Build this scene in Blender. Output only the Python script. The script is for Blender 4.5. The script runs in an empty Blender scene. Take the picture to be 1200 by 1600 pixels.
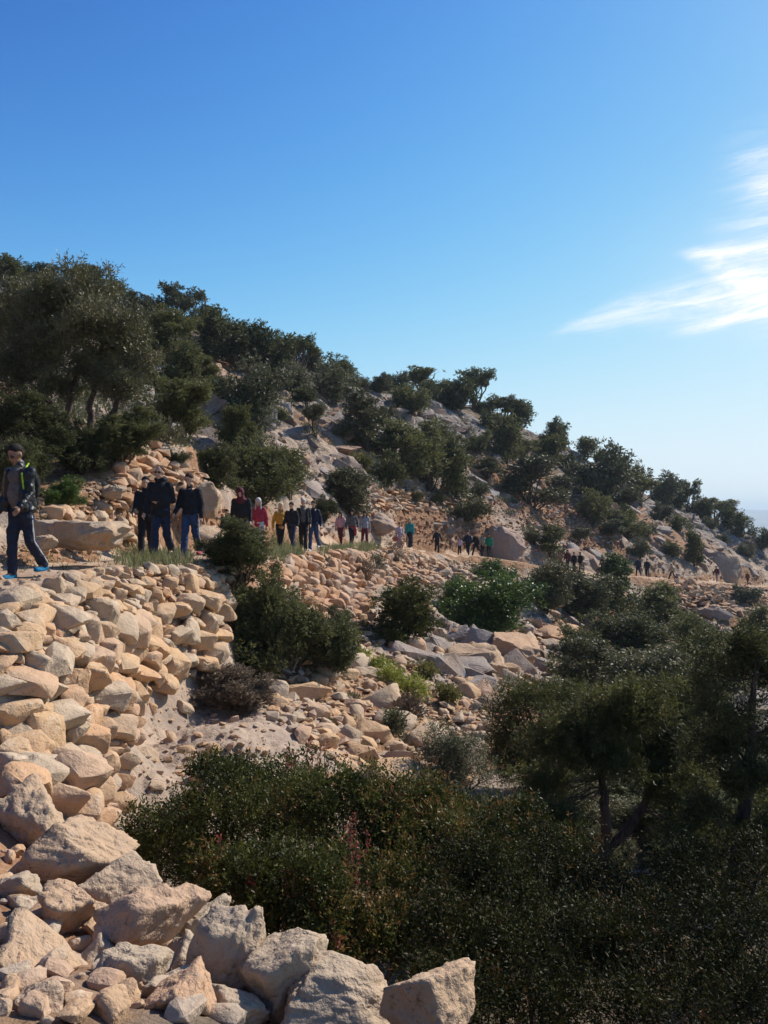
import bpy, bmesh, math, random
import numpy as np
from mathutils import Vector, Matrix, Quaternion

# ------------------------------------------------------------------ camera, sky, sun, exposure
SC = bpy.context.scene
COL = SC.collection
F = 1300.0                     # focal length in pixels of the 1200x1600 photograph
cam_d = bpy.data.cameras.new('camera')
cam = bpy.data.objects.new('camera', cam_d)
COL.objects.link(cam)
cam.location = (0, 0, 0)       # the eye is the datum: heights are measured from it
cam.rotation_euler = (math.radians(90), 0, 0)
cam_d.sensor_fit = 'VERTICAL'
cam_d.sensor_height = 36.0
cam_d.lens = 36.0 * F / 1600.0
cam_d.clip_start = 0.05
cam_d.clip_end = 60000
SC.camera = cam

SUN_AZ, SUN_EL = math.radians(54), math.radians(41)      # azimuth from +Y towards +X
SC.view_settings.view_transform = 'Standard'
SC.view_settings.look = 'None'
SC.view_settings.gamma = 1.0
SC.view_settings.use_curve_mapping = False
SC.view_settings.exposure = 0.45

sun_d = bpy.data.lights.new('sun', 'SUN')
sun_d.energy = 4.4
sun_d.angle = math.radians(0.53)
sun_d.color = (1.0, 0.93, 0.83)
sun = bpy.data.objects.new('sun', sun_d)
COL.objects.link(sun)
sdir = Vector((math.sin(SUN_AZ) * math.cos(SUN_EL), math.cos(SUN_AZ) * math.cos(SUN_EL), math.sin(SUN_EL)))
sun.rotation_euler = (-sdir).to_track_quat('-Z', 'Y').to_euler()


class N:
    """tiny expression helper over math nodes"""
    tree = None
    def __init__(self, s): self.s = s
    @staticmethod
    def op(o, *a, clamp=False):
        n = N.tree.nodes.new('ShaderNodeMath'); n.operation = o; n.use_clamp = clamp
        for i, x in enumerate(a):
            if isinstance(x, N): N.tree.links.new(x.s, n.inputs[i])
            else: n.inputs[i].default_value = float(x)
        return N(n.outputs[0])
    def __add__(s, o): return N.op('ADD', s, o)
    __radd__ = __add__
    def __sub__(s, o): return N.op('SUBTRACT', s, o)
    def __rsub__(s, o): return N.op('SUBTRACT', o, s)
    def __mul__(s, o): return N.op('MULTIPLY', s, o)
    __rmul__ = __mul__
    def __truediv__(s, o): return N.op('DIVIDE', s, o)
    def __rtruediv__(s, o): return N.op('DIVIDE', o, s)
    def pw(s, e): return N.op('POWER', s, e)
    def clamp(s): return N.op('ADD', s, 0.0, clamp=True)
    def mx(s, o): return N.op('MAXIMUM', s, o)
    def ramp(s, a, b):
        n = N.tree.nodes.new('ShaderNodeMapRange'); n.interpolation_type = 'SMOOTHSTEP'
        N.tree.links.new(s.s, n.inputs['Value'])
        n.inputs['From Min'].default_value = a; n.inputs['From Max'].default_value = b
        return N(n.outputs['Result'])
    def gauss(s): return N.op('EXPONENT', (s * s) * -1.0)


world = bpy.data.worlds.new('World')
SC.world = world
world.use_nodes = True
wt = world.node_tree
wt.nodes.clear()
N.tree = wt
wout = wt.nodes.new('ShaderNodeOutputWorld')
wbg = wt.nodes.new('ShaderNodeBackground')
sky = wt.nodes.new('ShaderNodeTexSky')
sky.sky_type = 'NISHITA'
sky.sun_disc = False
sky.sun_elevation = SUN_EL
sky.sun_rotation = SUN_AZ
sky.altitude = 300
sky.air_density = 1.0
sky.dust_density = 0.35
sky.ozone_density = 1.6
wbg.inputs['Strength'].default_value = 0.072
tc = wt.nodes.new('ShaderNodeTexCoord')
sep = wt.nodes.new('ShaderNodeSeparateXYZ')
wt.links.new(tc.outputs['Generated'], sep.inputs[0])
dx, dy, dz = N(sep.outputs[0]), N(sep.outputs[1]), N(sep.outputs[2])
front = dy.ramp(0.15, 0.4)
ys = dy.mx(0.1)
# a bank of thin cirrus low in the sky, described by bearing and elevation
gu, gv = (dx / ys) * 13.0 + 6.0, 8.0 - (dz / ys) * 13.0
comb = wt.nodes.new('ShaderNodeCombineXYZ')
wt.links.new((gu * 0.55 + gv * 0.20).s, comb.inputs[0])
wt.links.new((gv * 3.6 + gu * 0.75).s, comb.inputs[1])
def wnoise(vec, scale, detail, rough=0.6, dist=0.0):
    n = wt.nodes.new('ShaderNodeTexNoise'); wt.links.new(vec, n.inputs['Vector'])
    n.inputs['Scale'].default_value = scale; n.inputs['Detail'].default_value = detail
    n.inputs['Roughness'].default_value = rough; n.inputs['Distortion'].default_value = dist
    return N(n.outputs['Fac'])
streak = wnoise(comb.outputs[0], 1.9, 9, 0.68, 0.9)
puff = wnoise(comb.outputs[0], 0.55, 5, 0.6, 0.8)
wob = wnoise(tc.outputs['Generated'], 9.0, 3)
gvw = gv + (wob - 0.5) * 0.45
t1 = (gu - 8.5).mx(0.0)
w1 = ((gvw - (5.26 - N.op('POWER', t1 / 3.5, 0.72) * 0.68)) / (t1 * 0.11 + 0.045)).gauss() * gu.ramp(8.4, 9.3)
w1b = ((gvw - (5.22 - (gu - 10.6) * 0.28)) / 0.075).gauss() * gu.ramp(10.3, 11.0)
w2 = ((gvw - (3.99 - (gu - 10.5) * 0.12)) / ((gu - 10.3).mx(0.02) * 0.11 + 0.035)).gauss() * gu.ramp(10.4, 11.1)
w3 = ((gvw - (3.93 + (gu - 10.6) * 0.38)) / ((gu - 10.4).mx(0.02) * 0.20 + 0.05)).gauss() * gu.ramp(10.5, 11.3)
w5 = ((gvw - (3.55 - (gu - 11.0) * 0.10)) / 0.13).gauss() * gu.ramp(10.8, 11.9) * 0.9
w4 = (((gu - 12.15) / 0.62) * ((gu - 12.15) / 0.62) * -1.0 - ((gvw - 2.75) / 0.55) * ((gvw - 2.75) / 0.55))
w4 = N.op('EXPONENT', w4)
body = (w1 * 1.0 + w1b * 0.8 + w2 * 0.75 + w3 * 0.8 + w5 * 0.6 + w4 * 0.95)
haze_c = (((gu - 12.4) / 2.0) * ((gu - 12.4) / 2.0) * -1.0 - ((gvw - 4.3) / 1.1) * ((gvw - 4.3) / 1.1)); haze_c = N.op('EXPONENT', haze_c)
cl = haze_c * 0.20 * front + (body * 1.12 * (streak.ramp(0.25, 0.75) * 0.95 + 0.12) * (puff.ramp(0.2, 0.7) * 0.7 + 0.4)) * front
cl = cl.clamp()
mixc = wt.nodes.new('ShaderNodeMix'); mixc.data_type = 'RGBA'
wt.links.new((cl * 0.92).s, mixc.inputs['Factor'])
# the phone camera's bluer rendering of the sky
hsv = wt.nodes.new('ShaderNodeHueSaturation')
hsv.inputs['Hue'].default_value = 0.497
hsv.inputs['Saturation'].default_value = 1.12
hsv.inputs['Value'].default_value = 1.0
wt.links.new(sky.outputs[0], hsv.inputs['Color'])
ssp = wt.nodes.new('ShaderNodeSeparateColor'); scb = wt.nodes.new('ShaderNodeCombineColor')
wt.links.new(hsv.outputs[0], ssp.inputs[0])
for i_, (m0, g_, c_, M_) in enumerate(((0.68, 2.4, 2.20, 9.0), (1.10, 2.5, 3.72, 10.3), (1.45, 3.3, 4.85, 10.6))):
    yy_ = (N(ssp.outputs[i_]) * (m0 / c_)).pw(g_)                # a camera-like shoulder and toe
    ch = yy_ / (yy_ + 1.0) * M_
    wt.links.new(ch.s, scb.inputs[i_])
wt.links.new(scb.outputs[0], mixc.inputs['A'])
mixc.inputs['B'].default_value = (11.2, 11.2, 11.3, 1)
wt.links.new(mixc.outputs['Result'], wbg.inputs['Color'])
wt.links.new(wbg.outputs[0], wout.inputs['Surface'])

# ------------------------------------------------------------------ numeric helpers
def _hash(ix, iy, iz, seed):
    h = (ix.astype(np.int64) * 374761393 + iy.astype(np.int64) * 668265263 + iz.astype(np.int64) * 2147483647 + seed * 1274126177) & 0xFFFFFFFF
    h = ((h ^ (h >> 13)) * 1274126177) & 0xFFFFFFFF
    h = ((h ^ (h >> 16)) * 2246822519) & 0xFFFFFFFF
    return ((h ^ (h >> 15)) & 0xFFFFFF) / float(0xFFFFFF)

def vnoise(P, seed=0):
    P = np.asarray(P, float)
    I = np.floor(P).astype(np.int64); f = P - I
    f = f * f * (3 - 2 * f)
    r = np.zeros(len(P))
    for dx_ in (0, 1):
        wx = f[:, 0] if dx_ else 1 - f[:, 0]
        for dy_ in (0, 1):
            wy = f[:, 1] if dy_ else 1 - f[:, 1]
            for dz_ in (0, 1):
                wz = f[:, 2] if dz_ else 1 - f[:, 2]
                r += wx * wy * wz * _hash(I[:, 0] + dx_, I[:, 1] + dy_, I[:, 2] + dz_, seed)
    return r * 2 - 1

def fbm(P, octs=4, seed=0, gain=0.5, lac=2.03):
    r = np.zeros(len(P)); a = 1.0; Q = np.array(P, float)
    for o in range(octs):
        r += a * vnoise(Q, seed + o * 17); a *= gain; Q = Q * lac + 3.7
    return r

def cells(x, y, size, seed):
    """broken slabs: each cell is a tilted plane; returns height and distance to the crack"""
    gx, gy = x / size, y / size
    ix, iy = np.floor(gx).astype(np.int64), np.floor(gy).astype(np.int64)
    best = np.full(len(x), 1e9); sec = np.full(len(x), 1e9); h = np.zeros(len(x))
    z0 = np.zeros(len(x), np.int64)
    for a in (-1, 0, 1):
        for b in (-1, 0, 1):
            cx = ix + a; cy = iy + b
            px = cx + _hash(cx, cy, z0, seed); py = cy + _hash(cx, cy, z0, seed + 1)
            ddx, ddy = gx - px, gy - py
            d = np.sqrt(ddx * ddx + ddy * ddy)
            hh = (_hash(cx, cy, z0, seed + 2) - 0.5) + ddx * (_hash(cx, cy, z0, seed + 3) - .5) * 1.1 + ddy * (_hash(cx, cy, z0, seed + 4) - .2) * 1.1
            m = d < best
            sec = np.where(m, best, np.minimum(sec, d))
            h = np.where(m, hh, h); best = np.where(m, d, best)
    return h * size, (sec - best)

def smooth(e0, e1, x):
    t = np.clip((x - e0) / (e1 - e0), 0, 1)
    return t * t * (3 - 2 * t)

def mesh_fast(name, V, Fc, mat=None, smooth_=True, col=None, mats=None):
    V = np.asarray(V, np.float32); Fc = np.asarray(Fc, np.int32)
    k = Fc.shape[1]
    me = bpy.data.meshes.new(name)
    me.vertices.add(len(V)); me.vertices.foreach_set('co', V.ravel())
    me.loops.add(Fc.size); me.loops.foreach_set('vertex_index', Fc.ravel())
    me.polygons.add(len(Fc))
    me.polygons.foreach_set('loop_start', np.arange(0, Fc.size, k, dtype=np.int32))
    me.polygons.foreach_set('loop_total', np.full(len(Fc), k, np.int32))
    me.polygons.foreach_set('use_smooth', np.full(len(Fc), smooth_, bool))
    if col is not None:
        at = me.color_attributes.new('tint', 'FLOAT_COLOR', 'POINT')
        c = np.ones((len(V), 4), np.float32); c[:, :3] = col
        at.data.foreach_set('color', c.ravel())
    me.update(calc_edges=True)
    if mat: me.materials.append(mat)
    return me

def link(name, me, parent=None, loc=None):
    o = bpy.data.objects.new(name, me)
    COL.objects.link(o)
    if parent is not None: o.parent = parent
    if loc is not None: o.location = loc
    return o

def thing(name, label, cat, loc=(0, 0, 0), rz=0, group=None, data=None):
    o = bpy.data.objects.new(name, data); COL.objects.link(o)
    o.location = loc; o.rotation_euler = (0, 0, rz)
    o['label'] = label; o['category'] = cat
    if group: o['group'] = group
    return o

def ico(sub):
    bm = bmesh.new(); bmesh.ops.create_icosphere(bm, subdivisions=sub, radius=1)
    V = np.array([v.co[:] for v in bm.verts]); Fc = np.array([[v.index for v in f.verts] for f in bm.faces])
    bm.free(); return V, Fc
ICO = {s: ico(s) for s in (1, 2, 3, 4, 5)}

def rnd_unit(rng, n):
    v = rng.normal(size=(n, 3)); return v / np.linalg.norm(v, axis=1)[:, None]

# ------------------------------------------------------------------ materials
def new_mat(name):
    m = bpy.data.materials.new(name); m.use_nodes = True
    t = m.node_tree; t.nodes.clear(); N.tree = t
    out = t.nodes.new('ShaderNodeOutputMaterial')
    return m, t, out

def noise(t, vec, scale, detail=4, rough=0.55, dist=0.0):
    n = t.nodes.new('ShaderNodeTexNoise')
    n.inputs['Scale'].default_value = scale; n.inputs['Detail'].default_value = detail
    n.inputs['Roughness'].default_value = rough; n.inputs['Distortion'].default_value = dist
    if vec is not None: t.links.new(vec, n.inputs['Vector'])
    return N(n.outputs['Fac'])

def mixrgb(t, fac, a, b, blend='MIX'):
    n = t.nodes.new('ShaderNodeMix'); n.data_type = 'RGBA'; n.blend_type = blend
    if isinstance(fac, N): t.links.new(fac.s, n.inputs['Factor'])
    else: n.inputs['Factor'].default_value = fac
    for k, x in (('A', a), ('B', b)):
        if isinstance(x, tuple): n.inputs[k].default_value = (*x, 1)
        else: t.links.new(x, n.inputs[k])
    return n.outputs['Result']

def rock_material(name, tan, grey, dark, pale, bump=0.5, scale=1.0, use_tint=False, per_obj=0.5):
    m, t, out = new_mat(name)
    geo = t.nodes.new('ShaderNodeNewGeometry'); P = geo.outputs['Position']
    oi = t.nodes.new('ShaderNodeObjectInfo'); R = N(oi.outputs['Random'])
    if use_tint:
        at = t.nodes.new('ShaderNodeAttribute'); at.attribute_name = 'tint'
        sp = t.nodes.new('ShaderNodeSeparateColor'); t.links.new(at.outputs['Color'], sp.inputs[0])
        R = N(sp.outputs[0])
    n1 = noise(t, P, 1.7 * scale, 5, 0.6, 0.3); n2 = noise(t, P, 9 * scale, 6, 0.65, 0.2); n3 = noise(t, P, 46 * scale, 4, 0.6)
    big = noise(t, P, 0.35 * scale, 3)
    c = mixrgb(t, (n1 * 0.9 + (R - 0.5) * per_obj * 1.6 + 0.05).ramp(0.34, 0.66), tan, grey)
    c = mixrgb(t, n2.ramp(0.52, 0.74) * 0.65, c, pale)
    R2 = N.op('FRACT', R * 7.31)
    c = mixrgb(t, R2.ramp(0.5, 1.0) * 0.38 * per_obj * 2, c, (0.52, 0.27, 0.15))
    c = mixrgb(t, (n2 * 0.6 + n3 * 0.5).ramp(0.50, 0.36) * 0.72, c, dark)
    c = mixrgb(t, big.ramp(0.45, 0.65) * 0.35, c, tuple(x * .72 for x in tan))
    n5 = noise(t, P, 22 * scale, 3, 0.5)
    c = mixrgb(t, n5.ramp(0.62, 0.75) * 0.35, c, dark)
    vr = t.nodes.new('ShaderNodeTexVoronoi'); vr.feature = 'DISTANCE_TO_EDGE'; vr.inputs['Scale'].default_value = 2.6 * scale
    wv = t.nodes.new('ShaderNodeVectorMath'); wv.operation = 'ADD'; t.links.new(P, wv.inputs[0])
    nw = t.nodes.new('ShaderNodeTexNoise'); nw.inputs['Scale'].default_value = 3 * scale; t.links.new(P, nw.inputs['Vector'])
    t.links.new(nw.outputs['Color'], wv.inputs[1]); t.links.new(wv.outputs[0], vr.inputs['Vector'])
    crack = N(vr.outputs['Distance']).ramp(0.0, 0.25)
    hgt = n2 * 0.6 + n3 * 0.22 + n1 * 0.5 + crack * 0.10 + n5.ramp(0.7, 0.55) * 0.10
    b = t.nodes.new('ShaderNodeBump'); b.inputs['Strength'].default_value = bump; b.inputs['Distance'].default_value = 0.05 / scale
    t.links.new(hgt.s, b.inputs['Height'])
    p = t.nodes.new('ShaderNodeBsdfPrincipled'); p.inputs['Roughness'].default_value = 0.92
    p.inputs['Specular IOR Level'].default_value = 0.2
    t.links.new(c, p.inputs['Base Color']); t.links.new(b.outputs[0], p.inputs['Normal'])
    t.links.new(p.outputs[0], out.inputs[0])
    return m

M = {}
M['stone'] = rock_material('limestone', (0.50, 0.325, 0.185), (0.44, 0.335, 0.235), (0.16, 0.115, 0.085), (0.60, 0.49, 0.38), 0.75)
M['redstone'] = rock_material('orange_limestone', (0.46, 0.265, 0.15), (0.42, 0.30, 0.215), (0.15, 0.095, 0.065), (0.54, 0.41, 0.29), 0.75)
M['boulder'] = rock_material('weathered_limestone', (0.45, 0.31, 0.20), (0.40, 0.31, 0.222), (0.10, 0.07, 0.05), (0.52, 0.405, 0.30), 1.0, 1.1)
M['rubble'] = rock_material('rubble_limestone', (0.46, 0.30, 0.18), (0.40, 0.31, 0.23), (0.15, 0.105, 0.075), (0.56, 0.46, 0.36), 0.6, 1.0, True)
M['farstone'] = rock_material('hill_limestone', (0.30, 0.22, 0.165), (0.31, 0.27, 0.24), (0.08, 0.065, 0.06), (0.42, 0.37, 0.33), 0.9, 0.5)
M['bedrock'] = rock_material('bedrock_limestone', (0.25, 0.18, 0.135), (0.29, 0.25, 0.225), (0.06, 0.05, 0.045), (0.42, 0.375, 0.34), 1.0, 0.7, True, 0.35)

M['scree'] = rock_material('scree_limestone', (0.36, 0.21, 0.13), (0.32, 0.26, 0.22), (0.10, 0.075, 0.06), (0.42, 0.35, 0.30), 0.6, 0.7, True, 0.4)

M['redscree'] = rock_material('red_scree', (0.38, 0.185, 0.10), (0.34, 0.21, 0.14), (0.12, 0.07, 0.05), (0.46, 0.31, 0.21), 0.6, 0.8, True, 0.4)

def ground_material():
    m, t, out = new_mat('hillside_ground')
    geo = t.nodes.new('ShaderNodeNewGeometry'); P = geo.outputs['Position']
    at = t.nodes.new('ShaderNodeAttribute'); at.attribute_name = 'tint'
    sp = t.nodes.new('ShaderNodeSeparateColor'); t.links.new(at.outputs['Color'], sp.inputs[0])
    org, rock, crk = N(sp.outputs[0]), N(sp.outputs[1]), N(sp.outputs[2])
    n0 = noise(t, P, 0.22, 4, 0.6, 0.4); n1 = noise(t, P, 0.9, 6, 0.65, 0.3); n2 = noise(t, P, 5, 6, 0.65); n3 = noise(t, P, 28, 5, 0.65)
    soil = mixrgb(t, n2.ramp(0.35, 0.65), (0.19, 0.095, 0.052), (0.34, 0.195, 0.11))
    soil = mixrgb(t, n3.ramp(0.52, 0.7) * 0.5, soil, (0.46, 0.33, 0.22))
    rk = mixrgb(t, n1.ramp(0.38, 0.62), (0.17, 0.145, 0.13), (0.33, 0.285, 0.25))
    rk = mixrgb(t, (n2 * 0.6 + n3 * 0.4).ramp(0.47, 0.38) * 0.75, rk, (0.10, 0.085, 0.075))
    slab = mixrgb(t, n1.ramp(0.36, 0.64), (0.29, 0.225, 0.18), (0.47, 0.35, 0.255))
    slab = mixrgb(t, (n2 * 0.6 + n3 * 0.4).ramp(0.46, 0.37) * 0.8, slab, (0.12, 0.09, 0.07))
    rk = mixrgb(t, org.ramp(0.2, 0.8), rk, slab)
    dry = mixrgb(t, n2.ramp(0.4, 0.6), (0.11, 0.085, 0.05), (0.22, 0.155, 0.10))
    so = mixrgb(t, (org + (n0 - 0.5) * 0.8).ramp(0.15, 0.6), dry, soil)
    c = mixrgb(t, (rock + (n1 - 0.5) * 0.7).ramp(0.35, 0.6), so, rk)
    c = mixrgb(t, crk * 0.75, c, (0.07, 0.055, 0.045))
    vr = t.nodes.new('ShaderNodeTexVoronoi'); vr.inputs['Scale'].default_value = 6; t.links.new(P, vr.inputs['Vector'])
    mp = t.nodes.new('ShaderNodeMapping'); mp.inputs['Rotation'].default_value = (0.35, -0.5, 0.2); mp.inputs['Scale'].default_value = (0.35, 0.35, 2.2); t.links.new(P, mp.inputs[0])
    ns = noise(t, mp.outputs[0], 1.3, 6, 0.62, 0.5)
    vm = t.nodes.new('ShaderNodeVectorMath'); vm.operation = 'LENGTH'; t.links.new(P, vm.inputs[0]); far = N(vm.outputs[1])
    fa = far.ramp(15, 50)
    c = mixrgb(t, (ns.ramp(0.47, 0.40) * 0.6) * rock * fa, c, (0.09, 0.075, 0.07))
    hgt = n1 * 0.5 + n2 * 0.35 + n3 * 0.12 + N(vr.outputs['Distance']) * (1.0 - rock) * -0.12 + (ns * 3.0 + n1 * 3.0) * fa
    b = t.nodes.new('ShaderNodeBump'); b.inputs['Strength'].default_value = 0.9; b.inputs['Distance'].default_value = 0.16
    t.links.new(hgt.s, b.inputs['Height'])
    p = t.nodes.new('ShaderNodeBsdfPrincipled'); p.inputs['Roughness'].default_value = 0.95
    p.inputs['Specular IOR Level'].default_value = 0.15
    t.links.new(c, p.inputs['Base Color']); t.links.new(b.outputs[0], p.inputs['Normal'])
    t.links.new(p.outputs[0], out.inputs[0])
    return m
M['ground'] = ground_material()

def path_material():
    m, t, out = new_mat('trodden_path')
    geo = t.nodes.new('ShaderNodeNewGeometry'); P = geo.outputs['Position']
    n1 = noise(t, P, 1.1, 5, 0.6); n2 = noise(t, P, 7, 5, 0.65); n3 = noise(t, P, 38, 4, 0.6)
    c = mixrgb(t, n1.ramp(0.35, 0.65), (0.34, 0.215, 0.135), (0.47, 0.35, 0.25))
    c = mixrgb(t, n2.ramp(0.5, 0.68) * 0.7, c, (0.54, 0.42, 0.32))
    c = mixrgb(t, n3.ramp(0.45, 0.33) * 0.5, c, (0.15, 0.10, 0.07))
    b = t.nodes.new('ShaderNodeBump'); b.inputs['Strength'].default_value = 0.9; b.inputs['Distance'].default_value = 0.06
    t.links.new((n2 * 0.6 + n3 * 0.3).s, b.inputs['Height'])
    p = t.nodes.new('ShaderNodeBsdfPrincipled'); p.inputs['Roughness'].default_value = 0.95
    p.inputs['Specular IOR Level'].default_value = 0.15
    t.links.new(c, p.inputs['Base Color']); t.links.new(b.outputs[0], p.inputs['Normal'])
    t.links.new(p.outputs[0], out.inputs[0])
    return m
M['path'] = path_material()

def leaf_material(name, a, b, tip, rough=0.5, trans=0.25, spec=0.3):
    m, t, out = new_mat(name)
    at = t.nodes.new('ShaderNodeAttribute'); at.attribute_name = 'tint'
    sp = t.nodes.new('ShaderNodeSeparateColor'); t.links.new(at.outputs['Color'], sp.inputs[0])
    oi = t.nodes.new('ShaderNodeObjectInfo')
    v, red = N(sp.outputs[0]), N(sp.outputs[1])
    c = mixrgb(t, (v + (N(oi.outputs['Random']) - 0.5) * 0.7).clamp(), a, b)
    c = mixrgb(t, red, c, tip)
    p = t.nodes.new('ShaderNodeBsdfPrincipled'); p.inputs['Roughness'].default_value = rough
    p.inputs['Specular IOR Level'].default_value = spec
    tr = t.nodes.new('ShaderNodeBsdfTranslucent')
    mx = t.nodes.new('ShaderNodeMixShader'); mx.inputs[0].default_value = trans
    t.links.new(c, p.inputs['Base Color']); t.links.new(c, tr.inputs['Color'])
    t.links.new(p.outputs[0], mx.inputs[1]); t.links.new(tr.outputs[0], mx.inputs[2]); t.links.new(mx.outputs[0], out.inputs[0])
    return m
M['juniper'] = leaf_material('juniper_foliage', (0.046, 0.054, 0.020), (0.160, 0.162, 0.056), (0.18, 0.14, 0.06), 0.62, 0.36)
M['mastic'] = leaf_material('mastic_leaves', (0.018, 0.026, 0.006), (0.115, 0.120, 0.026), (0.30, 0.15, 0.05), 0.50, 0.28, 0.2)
M['shademastic'] = leaf_material('shaded_mastic_leaves', (0.008, 0.011, 0.003), (0.048, 0.050, 0.012), (0.13, 0.06, 0.025), 0.55, 0.18, 0.14)  # mastic again, with the shade of the dense trees put into the leaf colour
M['bright'] = leaf_material('green_leaves', (0.040, 0.075, 0.014), (0.11, 0.17, 0.03), (0.20, 0.22, 0.05), 0.42, 0.3, 0.4)
M['olive'] = leaf_material('olive_leaves', (0.066, 0.068, 0.030), (0.180, 0.168, 0.076), (0.22, 0.22, 0.14), 0.5, 0.2)
M['greygreen'] = leaf_material('grey_green_leaves', (0.068, 0.074, 0.038), (0.175, 0.175, 0.090), (0.15, 0.13, 0.08), 0.6, 0.2)
M['yellowgreen'] = leaf_material('yellow_green_leaves', (0.066, 0.072, 0.020), (0.185, 0.172, 0.052), (0.20, 0.13, 0.05), 0.55, 0.38)
M['dry'] = leaf_material('dry_twigs', (0.13, 0.095, 0.07), (0.22, 0.17, 0.115), (0.12, 0.13, 0.06), 0.8, 0.1, 0.1)
M['euphorbia'] = leaf_material('spurge_leaves', (0.17, 0.20, 0.035), (0.34, 0.34, 0.07), (0.42, 0.36, 0.06), 0.5, 0.35)
M['grass'] = leaf_material('grass_blades', (0.10, 0.125, 0.045), (0.22, 0.23, 0.10), (0.38, 0.31, 0.19), 0.6, 0.3)

def bark_material(name, a, b):
    m, t, out = new_mat(name)
    geo = t.nodes.new('ShaderNodeNewGeometry'); P = geo.outputs['Position']
    mp = t.nodes.new('ShaderNodeMapping'); mp.inputs['Scale'].default_value = (9, 9, 2); t.links.new(P, mp.inputs[0])
    n = noise(t, mp.outputs[0], 3, 5, 0.65)
    c = mixrgb(t, n.ramp(0.35, 0.65), a, b)
    bu = t.nodes.new('ShaderNodeBump'); bu.inputs['Strength'].default_value = 0.8; bu.inputs['Distance'].default_value = 0.02
    t.links.new(n.s, bu.inputs['Height'])
    p = t.nodes.new('ShaderNodeBsdfPrincipled'); p.inputs['Roughness'].default_value = 0.9
    t.links.new(c, p.inputs['Base Color']); t.links.new(bu.outputs[0], p.inputs['Normal']); t.links.new(p.outputs[0], out.inputs[0])
    return m
M['bark'] = bark_material('juniper_bark', (0.045, 0.028, 0.02), (0.12, 0.075, 0.055))
M['dead'] = bark_material('dead_wood', (0.20, 0.17, 0.145), (0.34, 0.30, 0.26))

# ------------------------------------------------------------------ terrain
def ang(u): return math.atan((u - 600) / F)
CP = []     # (bearing, distance along view axis, height)
def cp(u, v, D): CP.append((ang(u), D / math.cos(ang(u)), (800 - v) / F * D))
def cz(u, D, z): CP.append((ang(u), D / math.cos(ang(u)), z))
def ca(deg, r, z): CP.append((math.radians(deg), r, z))
# ground by the camera and the edge of the foreground boulders
for u, D, z in [(-400, 1, -1.4), (0, 1, -1.42), (300, 1, -1.5), (600, 1, -1.6), (900, 1, -1.9), (1200, 1, -2.3), (1800, 1, -2.6),
                (50, 2.3, -1.46), (300, 2.4, -1.56), (600, 2.55, -1.70), (730, 2.5, -1.85), (850, 2.6, -2.6), (1200, 2.6, -3.0),
                (680, 3.3, -2.75), (560, 3.3, -2.4), (480, 3.9, -2.7), (900, 3.6, -3.3), (1200, 4, -3.7), (1100, 6, -4.3), (900, 6.5, -4.2),
                (60, 3.2, -1.72), (200, 3.2, -1.76), (320, 3.1, -1.8), (420, 3.2, -2.0), (240, 3.8, -1.9), (330, 4.3, -2.7), (300, 5.2, -3.0),
                (100, 4.0, -1.93), (190, 4.4, -2.1), (30, 4.6, -1.9), (100, 5.0, -1.95), (200, 5.2, -2.8), (118, 6.2, -1.95), (185, 6.4, -3.0),
                (60, 6.0, -1.9), (0, 6.2, -1.8), (60, 7.0, -1.65), (115, 7.5, -1.72), (158, 7.8, -3.0), (60, 8.5, -1.32), (120, 9.0, -1.45),
                (40, 9.8, -0.98), (125, 10.4, -1.12), (0, 10.6, -0.88), (-200, 9, -0.9), (-200, 5, -1.3), (-500, 6, -1.0), (-500, 3, -1.3), (-1500, 3, -1.2),
                (150, 11.4, -0.98), (250, 13.6, -0.95), (345, 16.2, -1.08),
                (155, 9.9, -2.75), (175, 10.9, -2.62), (200, 11.6, -2.6), (270, 12.9, -2.62), (340, 15.2, -2.6),
                (200, 10, -2.92), (180, 8.5, -3.0), (160, 7.2, -3.04), (300, 11, -2.8), (400, 12, -2.98), (310, 13.2, -2.72),
                (400, 15.0, -3.05), (460, 13.5, -3.15), (400, 9.5, -2.95), (300, 8, -3.05), (300, 6.8, -3.2), (450, 7, -3.5), (600, 7.5, -3.8), (700, 7, -4.1), (500, 5.5, -3.6),
                (500, 12, -3.3), (600, 12.5, -3.85), (430, 4.6, -3.2), (650, 5, -3.8)]:
    cz(u, D, z)
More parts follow.
